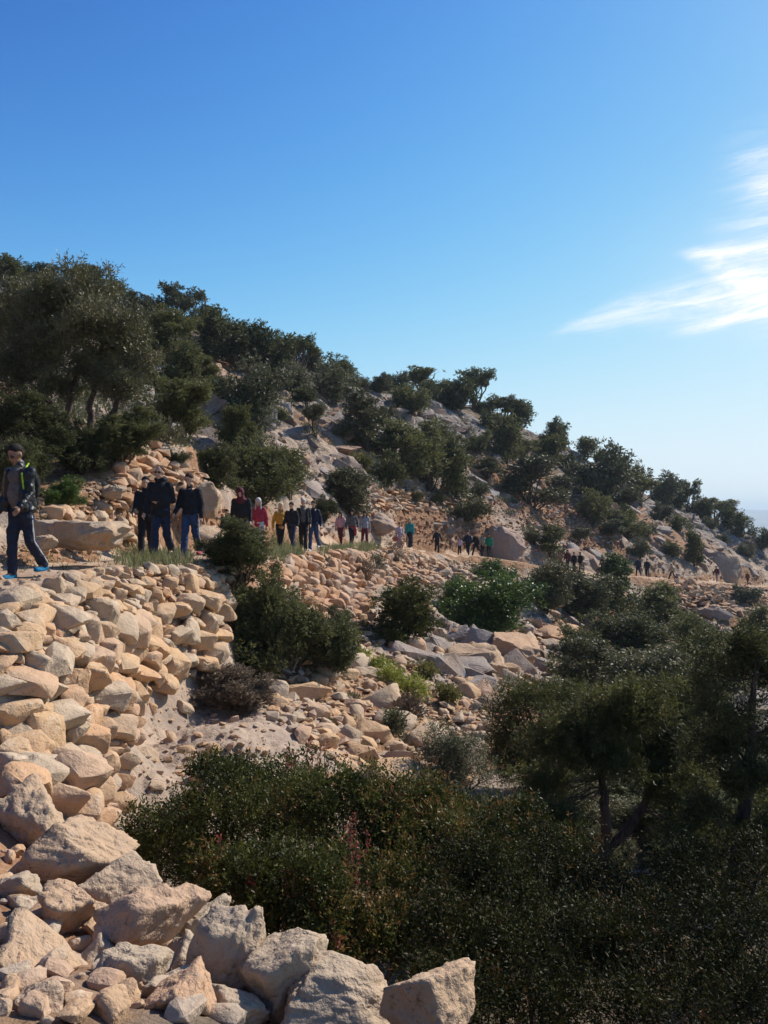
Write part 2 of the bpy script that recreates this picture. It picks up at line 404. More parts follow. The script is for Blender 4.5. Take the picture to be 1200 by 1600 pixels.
for u, v, D in [(500, 1030, 19), (560, 965, 24), (450, 975, 20.5), (400, 940, 19), (425, 885, 24), (530, 872, 30.5), (620, 872, 38), (705, 886, 47), (800, 896, 55),
                (620, 975, 27.5), (700, 965, 33), (750, 1005, 29), (840, 1050, 26), (800, 945, 42), (850, 965, 44), (700, 1065, 20), (640, 1135, 15.5),
                (750, 1150, 15), (850, 1150, 17), (800, 1255, 11.5), (950, 1200, 16), (900, 1060, 28), (950, 1010, 40), (1000, 970, 54), (1100, 955, 73), (1150, 985, 66),
                (1150, 1060, 40), (1050, 1060, 34), (1050, 1160, 20), (1200, 1160, 22), (1200, 965, 85), (1000, 1300, 10.5), (1200, 1350, 10),
                (870, 905, 60), (1000, 912, 71.5), (1060, 918, 79), (1060, 960, 76), (1130, 925, 84), (1130, 965, 80), (1200, 925, 98),
                (100, 838, 13), (0, 850, 13.5), (120, 805, 15), (250, 800, 17.6), (200, 862, 15.5), (60, 880, 12), (150, 870, 13.5),
                (250, 705, 19.6), (175, 745, 18), (330, 800, 19.5), (350, 735, 23), (400, 795, 25.5), (100, 720, 20), (0, 720, 18), (0, 600, 27), (0, 500, 45), (0, 430, 68),
                (150, 650, 25), (230, 645, 32), (230, 600, 39), (300, 565, 50), (150, 520, 50), (100, 455, 70), (200, 482, 74), (300, 505, 80), (400, 538, 86),
                (480, 780, 35), (500, 700, 46), (450, 620, 60), (550, 655, 62), (500, 575, 90), (600, 612, 100), (600, 700, 58), (600, 785, 49), (560, 828, 41),
                (640, 825, 52), (700, 760, 64), (750, 805, 61), (700, 640, 90), (760, 640, 104), (810, 672, 110), (850, 760, 84), (850, 705, 100), (900, 712, 116), (870, 850, 70),
                (950, 790, 95), (1000, 770, 128), (1000, 840, 84), (950, 868, 75), (1100, 808, 134), (1080, 855, 96), (1150, 838, 124), (1150, 890, 103), (1200, 875, 118), (1200, 858, 128),
                (0, 520, 115), (200, 600, 130), (400, 650, 140), (600, 740, 150), (800, 800, 160), (1000, 860, 175), (1100, 885, 180), (1200, 915, 185), (1500, 970, 190),
                (-300, 330, 68), (-300, 480, 40), (-300, 640, 20), (-300, 800, 13), (-800, 250, 60), (-800, 600, 18), (-1800, 0, 60), (-1800, 500, 16),
                (1400, 930, 110), (1400, 1000, 80), (1400, 1150, 25), (1500, 1700, 5), (1500, 1350, 11), (2000, 1200, 25), (2000, 1050, 80), (2000, 1020, 150)]:
    cp(u, v, D)
PATH = [(-120, 9.2, -0.98), (30, 11.2, -0.90), (130, 13.2, -0.90), (250, 15.8, -0.93), (370, 22, -1.1), (460, 28, -1.33), (550, 36, -1.48), (625, 44, -2.0), (685, 53, -2.7),
        (755, 57, -3.12), (890, 64, -4.62), (1005, 73, -5.7), (1050, 79, -6.5), (1120, 86, -7.3), (1168, 99, -8.75), (1260, 112, -10.6), (1400, 125, -13)]
for u, D, z in PATH: cz(u, D, z)
for d, r, z in [(90, 3, -2.6), (90, 10, -5.5), (90, 40, -13), (90, 150, -30), (135, 3, -1.8), (135, 15, -4.5), (135, 60, -14), (135, 200, -35),
                (180, 3, -1.4), (180, 15, -1.6), (180, 60, -2.5), (180, 200, -8), (-135, 3, -1.2), (-135, 15, 2.5), (-135, 60, 18), (-135, 200, 30),
                (-90, 4, -0.8), (-90, 15, 4), (-90, 60, 22), (-90, 200, 36),
                (0, 420, -60), (45, 420, -70), (90, 420, -75), (135, 420, -60), (180, 420, -50), (-135, 420, -30), (-90, 420, -20), (-45, 420, -30), (-22, 420, -45), (22, 420, -70)]:
    ca(d, r, z)
CP = np.array(CP)
def lp(th, r): return np.stack([th, np.log(r)], 1)
A0 = lp(CP[:, 0], CP[:, 1]); S0 = CP[:, 2] / CP[:, 1]
# wrap round the circle
keepL = A0[:, 0] > 1.2; keepR = A0[:, 0] < -1.2
A = np.concatenate([A0, A0[keepL] - [2 * math.pi, 0], A0[keepR] + [2 * math.pi, 0]])
S = np.concatenate([S0, S0[keepL], S0[keepR]])
def kern(d): return np.sqrt(d * d + 0.03 ** 2)
K = kern(np.linalg.norm(A[:, None] - A[None], axis=2)) + np.eye(len(A)) * -2e-3
Pm = np.concatenate([np.ones((len(A), 1)), A], 1)
big = np.block([[K, Pm], [Pm.T, np.zeros((3, 3))]])
W = np.linalg.solve(big, np.concatenate([S, np.zeros(3)]))
def base_height(th, r):
    q = lp(th, np.maximum(r, 0.3)); out = np.empty(len(q))
    for i in range(0, len(q), 20000):
        b = q[i:i + 20000]
        out[i:i + 20000] = kern(np.linalg.norm(b[:, None] - A[None], axis=2)) @ W[:-3] + W[-3] + b @ W[-2:]
    return out * r

# smooth path centre line
pp = np.array([((u - 600) / F * D, D, z) for u, D, z in PATH])
def catmull(P, n):
    out = []
    Q = np.vstack([2 * P[0] - P[1], P, 2 * P[-1] - P[-2]])
    for i in range(1, len(Q) - 2):
        for k in range(n):
            t = k / n
            out.append(0.5 * ((2 * Q[i]) + (-Q[i - 1] + Q[i + 1]) * t + (2 * Q[i - 1] - 5 * Q[i] + 4 * Q[i + 1] - Q[i + 2]) * t * t + (-Q[i - 1] + 3 * Q[i] - 3 * Q[i + 1] + Q[i + 2]) * t ** 3))
    out.append(P[-1]); return np.array(out)
PL = catmull(pp, 7)
def path_dist(x, y):
    best = np.full(len(x), 1e9); zz = np.zeros(len(x))
    for a, b in zip(PL[:-1], PL[1:]):
        ab = (b - a)[:2]; L2 = ab @ ab
        t = np.clip(((x - a[0]) * ab[0] + (y - a[1]) * ab[1]) / L2, 0, 1)
        d = np.hypot(x - a[0] - t * ab[0], y - a[1] - t * ab[1])
        m = d < best
        best = np.where(m, d, best); zz = np.where(m, a[2] + t * (b[2] - a[2]), zz)
    return best, zz

fr = math.radians(33)
th_front = np.linspace(-fr, fr, 500)
th_back = np.linspace(fr, 2 * math.pi - fr, 74)[1:-1]
TH = np.concatenate([th_front, th_back])
RR = np.concatenate([np.geomspace(0.35, 6, 90, endpoint=False), np.geomspace(6, 35, 190, endpoint=False),
                     np.geomspace(35, 150, 350, endpoint=False), np.geomspace(150, 420, 28)])
nT, nR = len(TH), len(RR)
tg, rg = np.meshgrid(TH, RR, indexing='ij')
tw = np.where(tg > math.pi, tg - 2 * math.pi, tg).ravel(); rf = rg.ravel()
X, Y = np.sin(tw) * rf, np.cos(tw) * rf
Z = base_height(tw, rf)
pdist, pz = path_dist(X, Y)
wp = 1 - smooth(0.9, 2.0, pdist)
farr = smooth(18, 40, rf)
P3 = np.stack([X, Y, Z], 1)
rockn = fbm(P3 * [0.09, 0.09, 0.12], 4, 5)
P2d = np.stack([X, Y, X * 0], 1)
# broken bedrock, shelving and hummocks
side = fbm(P2d * 0.05, 3, 9)
wx_, wy_ = X + fbm(P2d * 0.3, 3, 30) * 1.2, Y + fbm(P2d * 0.3, 3, 31) * 1.2
c1, e1 = cells(wx_, wy_, 5.5, 11)
c2, e2 = cells(wx_, wy_ * 0.8, 1.9, 21)
c3, e3 = cells(X + fbm(P2d * 1.1, 2, 33) * .4, Y + fbm(P2d * 1.1, 2, 34) * .4, 0.62, 31)
lowslope = smooth(300, 330, rf) * 0
amp_far = farr * (1 - smooth(200, 260, rf))
Zd = (c1 * 0.20 * smooth(0, .10, e1) + c2 * 0.50 * smooth(0, .06, e2) + c3 * 0.48) * amp_far * (0.35 + 0.65 * smooth(-0.3, 0.5, rockn)) * smooth(0, 5, pdist)
near = (1 - farr)
Zd += near * smooth(6, 9, rf) * (c2 * 0.07 + c3 * 0.11) + near * fbm(P2d * 1.4, 4, 41) * 0.05
Zd += fbm(P2d * 0.12, 3, 51) * 0.5 * amp_far
slabm = np.exp(-(((X + 2.6) / 2.0) ** 2 + ((Y - 10) / 3.2) ** 2) ** 2)       # the bare slab below the wall
Zd *= (1 - 0.6 * slabm)
Zd += slabm * (fbm(P2d * [2.2, 3.0, 1], 4, 61) * 0.035 + np.minimum(fbm(P2d * [7, 9, 1], 3, 62), 0) * 0.05)
Zd *= (1 - wp)
Z = Z + Zd
Z = Z * (1 - wp) + (pz + fbm(P2d * 1.5, 3, 71) * 0.03) * wp
ZG = Z.reshape(nT, nR)

def _tidx(th):
    th = np.where(th < -fr, th + 2 * math.pi, th)
    i = np.interp(th, np.append(TH, TH[0] + 2 * math.pi), np.arange(nT + 1))
    return i
def height(x, y):
    x = np.atleast_1d(np.asarray(x, float)); y = np.atleast_1d(np.asarray(y, float))
    r = np.clip(np.hypot(x, y), RR[0], RR[-1] * .999)
    ti = _tidx(np.arctan2(x, y)); ri = np.interp(r, RR, np.arange(nR))
    t0 = np.floor(ti).astype(int); r0 = np.floor(ri).astype(int); ft, fq = ti - t0, ri - r0
    t0 %= nT; t1 = (t0 + 1) % nT; r1 = np.minimum(r0 + 1, nR - 1)
    return (ZG[t0, r0] * (1 - ft) * (1 - fq) + ZG[t1, r0] * ft * (1 - fq) + ZG[t0, r1] * (1 - ft) * fq + ZG[t1, r1] * ft * fq)
def gz(x, y): return float(height(x, y)[0])
def hit(u, v, Dmin=1.2):
    """the point of the ground that the ray through pixel (u, v) meets"""
    th = math.atan((u - 600) / F); ti = float(_tidx(np.array([th]))[0]); t0 = int(ti) % nT; ft = ti - int(ti)
    col = ZG[t0] * (1 - ft) + ZG[(t0 + 1) % nT] * ft
    D = RR * math.cos(th); e = col / D - (800 - v) / F
    ok = np.where((e >= 0) & (D > Dmin))[0]
    if len(ok) == 0: return None
    i = ok[0]
    if i > 0 and D[i - 1] > Dmin: k = -e[i - 1] / (e[i] - e[i - 1]); d = D[i - 1] + k * (D[i] - D[i - 1]); z = col[i - 1] + k * (col[i] - col[i - 1])
    else: d = D[i]; z = col[i]
    return np.array([(u - 600) / F * d, d, z])
def normal_at(x, y, e=0.15):
    n = Vector((-(gz(x + e, y) - gz(x - e, y)) / (2 * e), -(gz(x, y + e) - gz(x, y - e)) / (2 * e), 1)); return n.normalized()

# colour masks of the ground: warm soil by the path, pale bedrock above and below
org = np.clip(1.15 - (pdist - 2.0) / 9.0, 0, 1) * (1 - 0.0 * farr)
for u, v, rad, w in [(350, 570, 9, .8), (390, 590, 8, .6), (890, 810, 9, 1.0), (840, 790, 7, 1.0), (940, 840, 7, .8), (760, 745, 6, .7), (720, 800, 6, .8), (1030, 830, 7, .9), (820, 640, 8, .4),
                     (700, 790, 8, .9), (470, 760, 5, .8), (1110, 940, 9, .9), (550, 1100, 5, .4), (260, 760, 4, 1)]:
    h_ = hit(u, v)
    if h_ is not None: org = np.maximum(org, w * np.exp(-(np.hypot(X - h_[0], Y - h_[1]) / rad) ** 2))
rock = np.clip(smooth(-0.55, 0.25, rockn) * farr + slabm * 1.0 + near * smooth(-0.3, 0.5, fbm(P2d * 0.5, 3, 81)) * 0.7, 0, 1) * (1 - wp * 0.8)
for u, v, rad, w in [(500, 700, 6, 1), (520, 640, 9, 1), (450, 610, 8, 1), (740, 1010, 5, 1), (800, 1030, 4, 1), (860, 855, 7, 1), (930, 860, 6, 1), (720, 680, 9, 1), (1130, 850, 12, 1), (640, 630, 12, 1), (230, 640, 5, 1)]:
    h_ = hit(u, v)
    if h_ is not None: rock = np.maximum(rock, w * np.exp(-(np.hypot(X - h_[0], Y - h_[1]) / rad) ** 2))
for u, v, rad, w in [(890, 810, 7, 1), (840, 790, 5, 1), (350, 570, 6, .8), (760, 745, 5, .9), (1110, 940, 6, .9)]:
    h_ = hit(u, v)
    if h_ is not None: rock = rock * (1 - w * np.exp(-(np.hypot(X - h_[0], Y - h_[1]) / rad) ** 2))
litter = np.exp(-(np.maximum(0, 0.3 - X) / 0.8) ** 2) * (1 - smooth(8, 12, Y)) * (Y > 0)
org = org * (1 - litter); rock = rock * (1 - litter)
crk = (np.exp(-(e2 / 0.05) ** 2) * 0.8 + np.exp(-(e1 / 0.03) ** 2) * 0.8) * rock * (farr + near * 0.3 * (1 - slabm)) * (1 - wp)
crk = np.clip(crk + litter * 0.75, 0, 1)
idx = np.arange(nT * nR).reshape(nT, nR)
i2 = np.roll(idx, -1, axis=0)
quads = np.stack([idx[:, :-1], i2[:, :-1], i2[:, 1:], idx[:, 1:]], -1).reshape(-1, 4)[:, ::-1]
quads = quads[:, ::1]
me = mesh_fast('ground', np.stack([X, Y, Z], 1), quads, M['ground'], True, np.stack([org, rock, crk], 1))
ground = link('ground', me); ground['kind'] = 'structure'

# the path, a ribbon lying on the ground
tang = np.gradient(PL[:, :2], axis=0); tang /= np.linalg.norm(tang, axis=1)[:, None]
PLf = catmull(pp, 40); tf = np.gradient(PLf[:, :2], axis=0); tf /= np.linalg.norm(tf, axis=1)[:, None]
nf = np.stack([-tf[:, 1], tf[:, 0]], 1); ncol = 13
rows = []
for k in range(ncol):
    s = (k / (ncol - 1) - 0.5) * 2
    wob_ = 0.25 * np.sin(np.arange(len(PLf)) * 0.11 + k * .0) + 0.15 * np.sin(np.arange(len(PLf)) * 0.37)
    wdt = 1.15 + wob_ * (1 if s > 0 else -1) * 0.8
    xy = PLf[:, :2] + nf * (s * wdt)[:, None]
    z = height(xy[:, 0], xy[:, 1]) + (0.018 if abs(s) < 0.9 else -0.03)
    rows.append(np.stack([xy[:, 0], xy[:, 1], z], 1))
Pv = np.stack(rows, 1).reshape(-1, 3); pi_ = np.arange(len(Pv)).reshape(len(PLf), ncol)
pq = np.stack([pi_[:-1, :-1], pi_[:-1, 1:], pi_[1:, 1:], pi_[1:, :-1]], -1).reshape(-1, 4)
path = link('path', mesh_fast('path', Pv, pq[:, ::-1], M['path'])); path['kind'] = 'structure'

# far plain and the low blue hills on the horizon
def far_material():
    m, t, out = new_mat('far_land')
    geo = t.nodes.new('ShaderNodeNewGeometry')
    n = noise(t, geo.outputs['Position'], 0.0022, 5, 0.6)
    c = mixrgb(t, n.ramp(0.4, 0.6), (0.09, 0.10, 0.06), (0.22, 0.18, 0.13))
    p = t.nodes.new('ShaderNodeBsdfPrincipled'); p.inputs['Roughness'].default_value = 1.0
    t.links.new(c, p.inputs['Base Color']); t.links.new(p.outputs[0], out.inputs[0]); return m
M['far'] = far_material()
ta = np.linspace(0, 2 * math.pi, 181)[:-1]; ra = np.concatenate([[380, 480], np.geomspace(600, 9000, 34)])
tt, rr_ = np.meshgrid(ta, ra, indexing='ij'); tt, rr_ = tt.ravel(), rr_.ravel()
xf, yf = np.sin(tt) * rr_, np.cos(tt) * rr_
pf = np.stack([xf, yf, xf * 0], 1)
zf = -95 + 25 * fbm(pf * 0.0006, 3, 3) + smooth(5200, 7600, rr_) * (118 + 22 * fbm(pf * 0.0009, 3, 4)) * (1 - smooth(7800, 9000, rr_) * 0.9)
fi = np.arange(len(xf)).reshape(180, len(ra)); f2 = np.roll(fi, -1, axis=0)
fq_ = np.stack([fi[:, :-1], fi[:, 1:], f2[:, 1:], f2[:, :-1]], -1).reshape(-1, 4)
plain = link('far_plain', mesh_fast('far_plain', np.stack([xf, yf, zf], 1), fq_, M['far'])); plain['kind'] = 'structure'

#@@PART2
# ------------------------------------------------------------------ stones
def stone_shape(seed, sub, planes=13, p=16.0, dims=(1, .8, .62), rough=0.05, fine=0.0):
    rng = np.random.default_rng(seed)
    V, Fc = ICO[sub]
    n = rnd_unit(rng, planes); d = rng.uniform(0.5, 1.0, planes)
    dots = np.maximum(V @ n.T, 0) / d
    r = (np.sum(dots ** p, axis=1) + 0.55 ** p) ** (-1 / p)
    Q = V * r[:, None]
    off = rng.uniform(0, 50, 3)
    Q = Q * (1 + rough * fbm(Q * 1.9 + off, 3, seed % 97)[:, None])
    if fine:
        f = fbm(Q * 3.1 + off, 5, seed % 89, 0.6)
        pit = np.minimum(fbm(Q * 7.0 + off, 3, seed % 83, 0.6) + 0.25, 0)
        ch = fbm(Q * 1.3 + off * 2, 2, seed % 79)
        step = smooth(0.0, 0.10, ch) * 0.9                                # flakes broken off
        Q = Q * (1 + fine * f + fine * 0.9 * pit - fine * 1.1 * step)[:, None]
    Q = Q / np.abs(Q).max(axis=0)
    return Q * np.array(dims), Fc

def hull_stone(seed, n=15, dims=(1, .8, .6), bev=0.07, rough=0.0, sub=0):
    rng = np.random.default_rng(seed)
    pts = rnd_unit(rng, n) * rng.uniform(.82, 1.05, (n, 1))
    pts = np.sign(pts) * np.abs(pts) ** 0.78
    bm = bmesh.new()
    for q in pts: bm.verts.new(q)
    r = bmesh.ops.convex_hull(bm, input=bm.verts)
    bmesh.ops.delete(bm, geom=list({g for g in list(r['geom_interior']) + list(r['geom_unused']) if isinstance(g, bmesh.types.BMVert)}), context='VERTS')
    bmesh.ops.dissolve_limit(bm, angle_limit=math.radians(14), verts=bm.verts, edges=bm.edges)
    if bev: bmesh.ops.bevel(bm, geom=bm.edges[:], offset=bev, segments=1, affect='EDGES', profile=.5, clamp_overlap=True)
    bmesh.ops.triangulate(bm, faces=bm.faces)
    if sub:
        bmesh.ops.subdivide_edges(bm, edges=bm.edges, cuts=sub, use_grid_fill=True)
        bmesh.ops.triangulate(bm, faces=bm.faces)
    V = np.array([v.co[:] for v in bm.verts]); Fc = np.array([[v.index for v in f.verts] for f in bm.faces]); bm.free()
    if rough:
        off = rng.uniform(0, 50, 3)
        V = V / np.abs(V).max(0) * 0.97
        V = V * (1 + rough * fbm(V * 2.2 + off, 3, seed % 91) + rough * .5 * np.minimum(fbm(V * 5 + off, 2, seed % 71), 0))[:, None]
    return V / np.abs(V).max(0) * np.array(dims), Fc

rs = np.random.default_rng(7)
STONES = []
for k in range(30):
    dims = (1, rs.uniform(.62, .95), rs.uniform(.42, .8))
    V, Fc = hull_stone(100 + k, int(rs.integers(14, 24)), dims, 0.17, 0.10, 1)
    STONES.append(mesh_fast('stone', V, Fc, M['stone'], True)); STONES[-1].set_sharp_from_angle(angle=math.radians(34))
FLAT = []
for k in range(12):
    V, Fc = hull_stone(200 + k, int(rs.integers(10, 15)), (1, rs.uniform(.6, .95), rs.uniform(.26, .4)), 0.05)
    FLAT.append(mesh_fast('stone', V, Fc, M['stone'], False))
RED = []
for m_ in STONES[:22]:
    c_ = m_.copy(); c_.materials[0] = M['redstone']; RED.append(c_)
for m_ in FLAT: m_.materials[0] = M['redstone']
SMALL = [hull_stone(300 + k, 9, (1, rs.uniform(.6, .95), rs.uniform(.4, .8)), 0) for k in range(14)]
SMALL2 = [hull_stone(330 + k, 12, (1, rs.uniform(.6, .95), rs.uniform(.4, .8)), 0.0) for k in range(14)]

def in_poly(u, v, poly):
    c = False; j = len(poly) - 1
    for i in range(len(poly)):
        (xi, yi), (xj, yj) = poly[i], poly[j]
        if (yi > v) != (yj > v) and u < (xj - xi) * (v - yi) / (yj - yi) + xi: c = not c
        j = i
    return c

class Field:
    """stones thrown on the ground so that they touch but do not swallow each other"""
    def __init__(s, seed): s.rng = np.random.default_rng(seed); s.P = np.zeros((0, 3)); s.R = np.zeros(0)
    def throw(s, poly, n_try, r0, r1, sep=0.8, power=1.0, drange=None, avoid_path=0.0, limit=10 ** 9):
        us = [p[0] for p in poly]; vs = [p[1] for p in poly]
        radii = np.sort(r0 + (r1 - r0) * s.rng.random(n_try) ** power)[::-1]
        out = []
        for r in radii:
            u = s.rng.uniform(min(us), max(us)); v = s.rng.uniform(min(vs), max(vs))
            if not in_poly(u, v, poly): continue
            P = hit(u, v)
            if P is None or (drange and not drange[0] < P[1] < drange[1]): continue
            if len(s.R):
                d = np.linalg.norm(s.P - P, axis=1)
                if (d < sep * (s.R + r)).any(): continue
            if avoid_path and path_dist(P[:1], P[1:2])[0][0] < avoid_path: continue
            s.P = np.vstack([s.P, P]); s.R = np.append(s.R, r)
            out.append((P, r))
            if len(out) >= limit: break
        return out

def place_stones(lst, parent, rng, meshes, tilt=0.35, sink=0.15, origin=(0, 0, 0), lift=0.0, yaw=None):
    for P, r in lst:
        o = bpy.data.objects.new('stone', meshes[int(rng.integers(len(meshes)))]); COL.objects.link(o)
        o.parent = parent
        nrm = normal_at(P[0], P[1], 0.12 + r * 0.5)
        q = Vector((0, 0, 1)).rotation_difference((Vector((0, 0, 1)) * (1 - tilt) + nrm * tilt).normalized())
        e = Quaternion((rng.normal(), rng.normal(), 0.01), rng.normal() * 0.22) if True else None
        yy = rng.uniform(0, 2 * math.pi) if yaw is None else yaw + rng.normal() * 0.35 + (math.pi if rng.random() < .5 else 0)
        rot = q @ e.normalized() @ Quaternion((0, 0, 1), yy)
        k = r * rng.uniform(1.0, 1.2)
        c = Vector(P) + nrm * (r * (0.45 - sink) + lift) - Vector(origin)
        o.matrix_local = Matrix.LocRotScale(c, rot, (k, k * rng.uniform(.85, 1.1), k * rng.uniform(.85, 1.15)))

def joined_stones(lst, rng, shapes, sink=0.2, flat=False):
    Vs, Fs, T = [], [], []; n = 0
    for P, r in lst:
        V, Fc = shapes[int(rng.integers(len(shapes)))]
        R = np.array(Quaternion(Vector(rnd_unit(rng, 1)[0]), rng.uniform(0, 0.6)).to_matrix()) @ np.array(Matrix.Rotation(rng.uniform(0, 6.28), 3, 'Z'))
        k = r * rng.uniform(.95, 1.2) * np.array([1, rng.uniform(.8, 1), rng.uniform(.6, 1)])
        Vs.append((V * k) @ R.T + P + [0, 0, r * (0.45 - sink)]); Fs.append(Fc + n); n += len(V)
        t = rng.random(); T.append(np.full((len(V), 3), t))
    return np.concatenate(Vs), np.concatenate(Fs), np.concatenate(T)

def stuff_stones(name, lst, rng, shapes, parent=None, sink=0.2, mat='rubble'):
    if not lst: return
    V, Fc, T = joined_stones(lst, rng, shapes, sink)
    me_ = mesh_fast(name, V, Fc, M[mat], False, T)
    o = link(name, me_, parent); o['kind'] = 'stuff'
    return o

NW = Field(1)
wall = thing('dry_stone_wall', 'tall tumbled dry stone retaining wall below the path beside the bare rock slab', 'stone wall', (0, 0, 0), 0, 'dry stone walls of the hillside terraces')
A_face = [(135, 896), (250, 890), (358, 888), (356, 950), (335, 1035), (250, 1078), (150, 1096), (128, 1000)]
A_heap = [(0, 905), (140, 893), (134, 1000), (128, 1190), (96, 1262), (0, 1250)]
l1 = NW.throw(A_face, 2600, .07, .29, .57, 2.7, (9, 18), 1.35)
l2 = NW.throw(A_heap, 2400, .06, .235, .57, 2.2, (4, 12), 1.2)
l1b = NW.throw(A_face, 1500, .07, .15, .55, 1, (9, 18), 0)
l2b = NW.throw(A_heap, 1500, .07, .15, .55, 1, (4, 12), 0.9)
allw = sorted(l1 + l2, key=lambda a: -a[1] / a[0][1])
if len(allw) > 298: extra_w = allw[298:]
else: extra_w = []
small = sorted(l1b + l2b, key=lambda a: -a[1] / a[0][1]); room = max(0, 298 - len(allw))
place_stones(allw[:298], wall, NW.rng, STONES, 0.3, 0.22)
place_stones(small[:room], wall, NW.rng, STONES, 0.3, 0.05)
A_bank = [(120, 1070), (232, 1088), (205, 1165), (180, 1300), (104, 1280)]
bank = NW.throw(A_bank, 900, .05, .20, .58, 1.5, (5, 12))
bank.sort(key=lambda a: -a[1])
fill = extra_w + small[room:] + bank + NW.throw(A_face + [], 900, .03, .07, .5, 1, (9, 18)) + NW.throw(A_heap, 900, .03, .07, .5, 1, (4, 12))
MIDS = [hull_stone(340 + k, 18, (1, rs.uniform(.65, .95), rs.uniform(.5, .8)), 0.17, 0.10, 1) for k in range(10)]
fw = stuff_stones('packing_stones', fill, NW.rng, MIDS, wall, 0.15); fw.data.shade_smooth(); fw.data.set_sharp_from_angle(angle=math.radians(34))

wallc = thing('dry_stone_wall', 'orange dry stone terrace wall of thin flat stones at the foot of the olive tree', 'stone wall', (0, 0, 0), 0, 'dry stone walls of the hillside terraces')
C_poly = [(160, 760), (200, 715), (240, 690), (262, 722), (300, 735), (345, 748), (352, 800), (300, 806), (230, 800), (170, 790)]
FC = Field(3)
lc = FC.throw(C_poly, 1100, .10, .26, .50, 1.5, (14, 24))
place_stones(lc[:290], wallc, FC.rng, FLAT + RED[:4], 0.15, -0.05)
stuff_stones('packing_stones', lc[290:] + FC.throw(C_poly, 1600, .05, .10, .55, 1, (14, 24)), FC.rng, SMALL2, wallc, 0.0)

wallb = thing('dry_stone_wall', 'long collapsed retaining wall of orange stones under the grassy verge of the path', 'stone wall', (0, 0, 0), 0, 'dry stone walls of the hillside terraces')
B_poly = [(425, 874), (520, 868), (640, 864), (700, 880), (690, 915), (600, 930), (560, 965), (425, 965)]
FB = Field(4)
lb = FB.throw(B_poly, 2600, .09, .28, .60, 2.4, (18, 50), 1.2)
place_stones(lb[:290], wallb, FB.rng, RED, 0.3, 0.05)
stuff_stones('packing_stones', lb[290:] + FB.throw(B_poly, 2600, .06, .14, .55, 1, (18, 50), 0.9), FB.rng, SMALL2, wallb, 0.1)

# the rubble slope below the path: the stones that show largest are parts of the ground
G1 = [(560, 935), (640, 905), (700, 985), (790, 985), (850, 1040), (845, 1075), (790, 1130), (720, 1240), (600, 1250), (500, 1175), (415, 1120), (430, 1000), (430, 965)]
G2 = [(640, 872), (770, 880), (830, 905), (900, 960), (830, 960), (690, 915)]
G3 = [(240, 1085), (300, 1062), (360, 1035), (440, 1090), (420, 1180), (240, 1240), (215, 1210)]
G4 = [(55, 770), (230, 740), (250, 870), (60, 862)]
G5 = [(830, 940), (900, 955), (905, 1010), (930, 1120), (870, 1100), (800, 1000)]
GF = Field(5); GF.P = NW.P.copy(); GF.R = NW.R.copy()
g = GF.throw(G1, 80, .25, .50, 1.0, 2.2, (8, 40))
g += GF.throw(G1, 1500, .07, .20, .80, 1.8, (8, 40))
g += GF.throw(G2, 260, .15, .45, .7, 2, (25, 70), 1.3)
g += GF.throw(G3, 26, .08, .22, 1.0, 2, (8, 18))
g += GF.throw(G4, 160, .09, .24, .8, 2, (10, 22), 1.3)
g += GF.throw(G5, 120, .2, .6, .8, 2, (15, 70))
g.sort(key=lambda a: -a[1] / a[0][1])
place_stones(g[:298], ground, GF.rng, STONES, 0.5, 0.28)
rest = g[298:] + GF.throw(G1, 3800, .04, .12, .6, 1, (8, 40)) + GF.throw(G2, 1400, .07, .15, .6, 1, (25, 70), 1.1) + GF.throw(G3, 420, .015, .07, .9, 2, (8, 18)) \
    + GF.throw(G4, 1500, .03, .09, .7, 1.4, (10, 22), 0.2) + GF.throw(G5, 300, .1, .2, .8, 1, (15, 70))
rest += GF.throw([(0, 850), (350, 850), (350, 886), (0, 915)], 700, .015, .06, .9, 2, (9, 20))
stuff_stones('rubble', rest, GF.rng, SMALL2)
# stones of the far terraces and screes
FT = Field(6)
def far_wall(poly, n, r0, r1, label, dr, big=40):
    w = thing('dry_stone_wall', label, 'stone wall', (0, 0, 0), 0, 'dry stone walls of the hillside terraces')
    l = FT.throw(poly, n, r0, r1, .55, 1.5, dr, 1.0)
    place_stones(l[:big], w, FT.rng, FLAT, 0.2, 0.0)
    stuff_stones('packing_stones', l[big:], FT.rng, SMALL, w, 0.05)
far_wall([(575, 764), (640, 768), (765, 786), (772, 806), (660, 800), (590, 798)], 1500, .14, .34, 'straight reddish terrace wall on the slope above the walkers', (40, 80))
far_wall([(1040, 908), (1110, 914), (1200, 922), (1200, 962), (1120, 962), (1048, 950)], 1600, .16, .42, 'reddish retaining wall under the far end of the path', (60, 125))
scree = FT.throw([(800, 770), (960, 800), (965, 850), (880, 850), (790, 800)], 2200, .10, .34, .65, 2, (50, 100), 1.2)
scree += FT.throw([(640, 790), (770, 800), (800, 850), (700, 850)], 300, .12, .45, .9, 2, (40, 80), 1.4)
scree += FT.throw([(960, 850), (1200, 895), (1200, 915), (1000, 905)], 500, .10, .4, .9, 2, (50, 130), 1.2)
scree += FT.throw([(330, 560), (430, 590), (560, 700), (760, 740), (700, 640), (420, 560)], 500, .2, .8, 1.0, 2.5, (40, 120))
scree += FT.throw([(800, 680), (1180, 830), (1180, 890), (900, 800)], 700, .2, .9, 1.0, 2.5, (60, 140), 1.4)
scree += FT.throw([(460, 720), (560, 770), (580, 850), (480, 850)], 400, .08, .3, .8, 1.5, (25, 60), 1.3)
stuff_stones('scree', scree, FT.rng, SMALL, None, 0.45, 'scree')

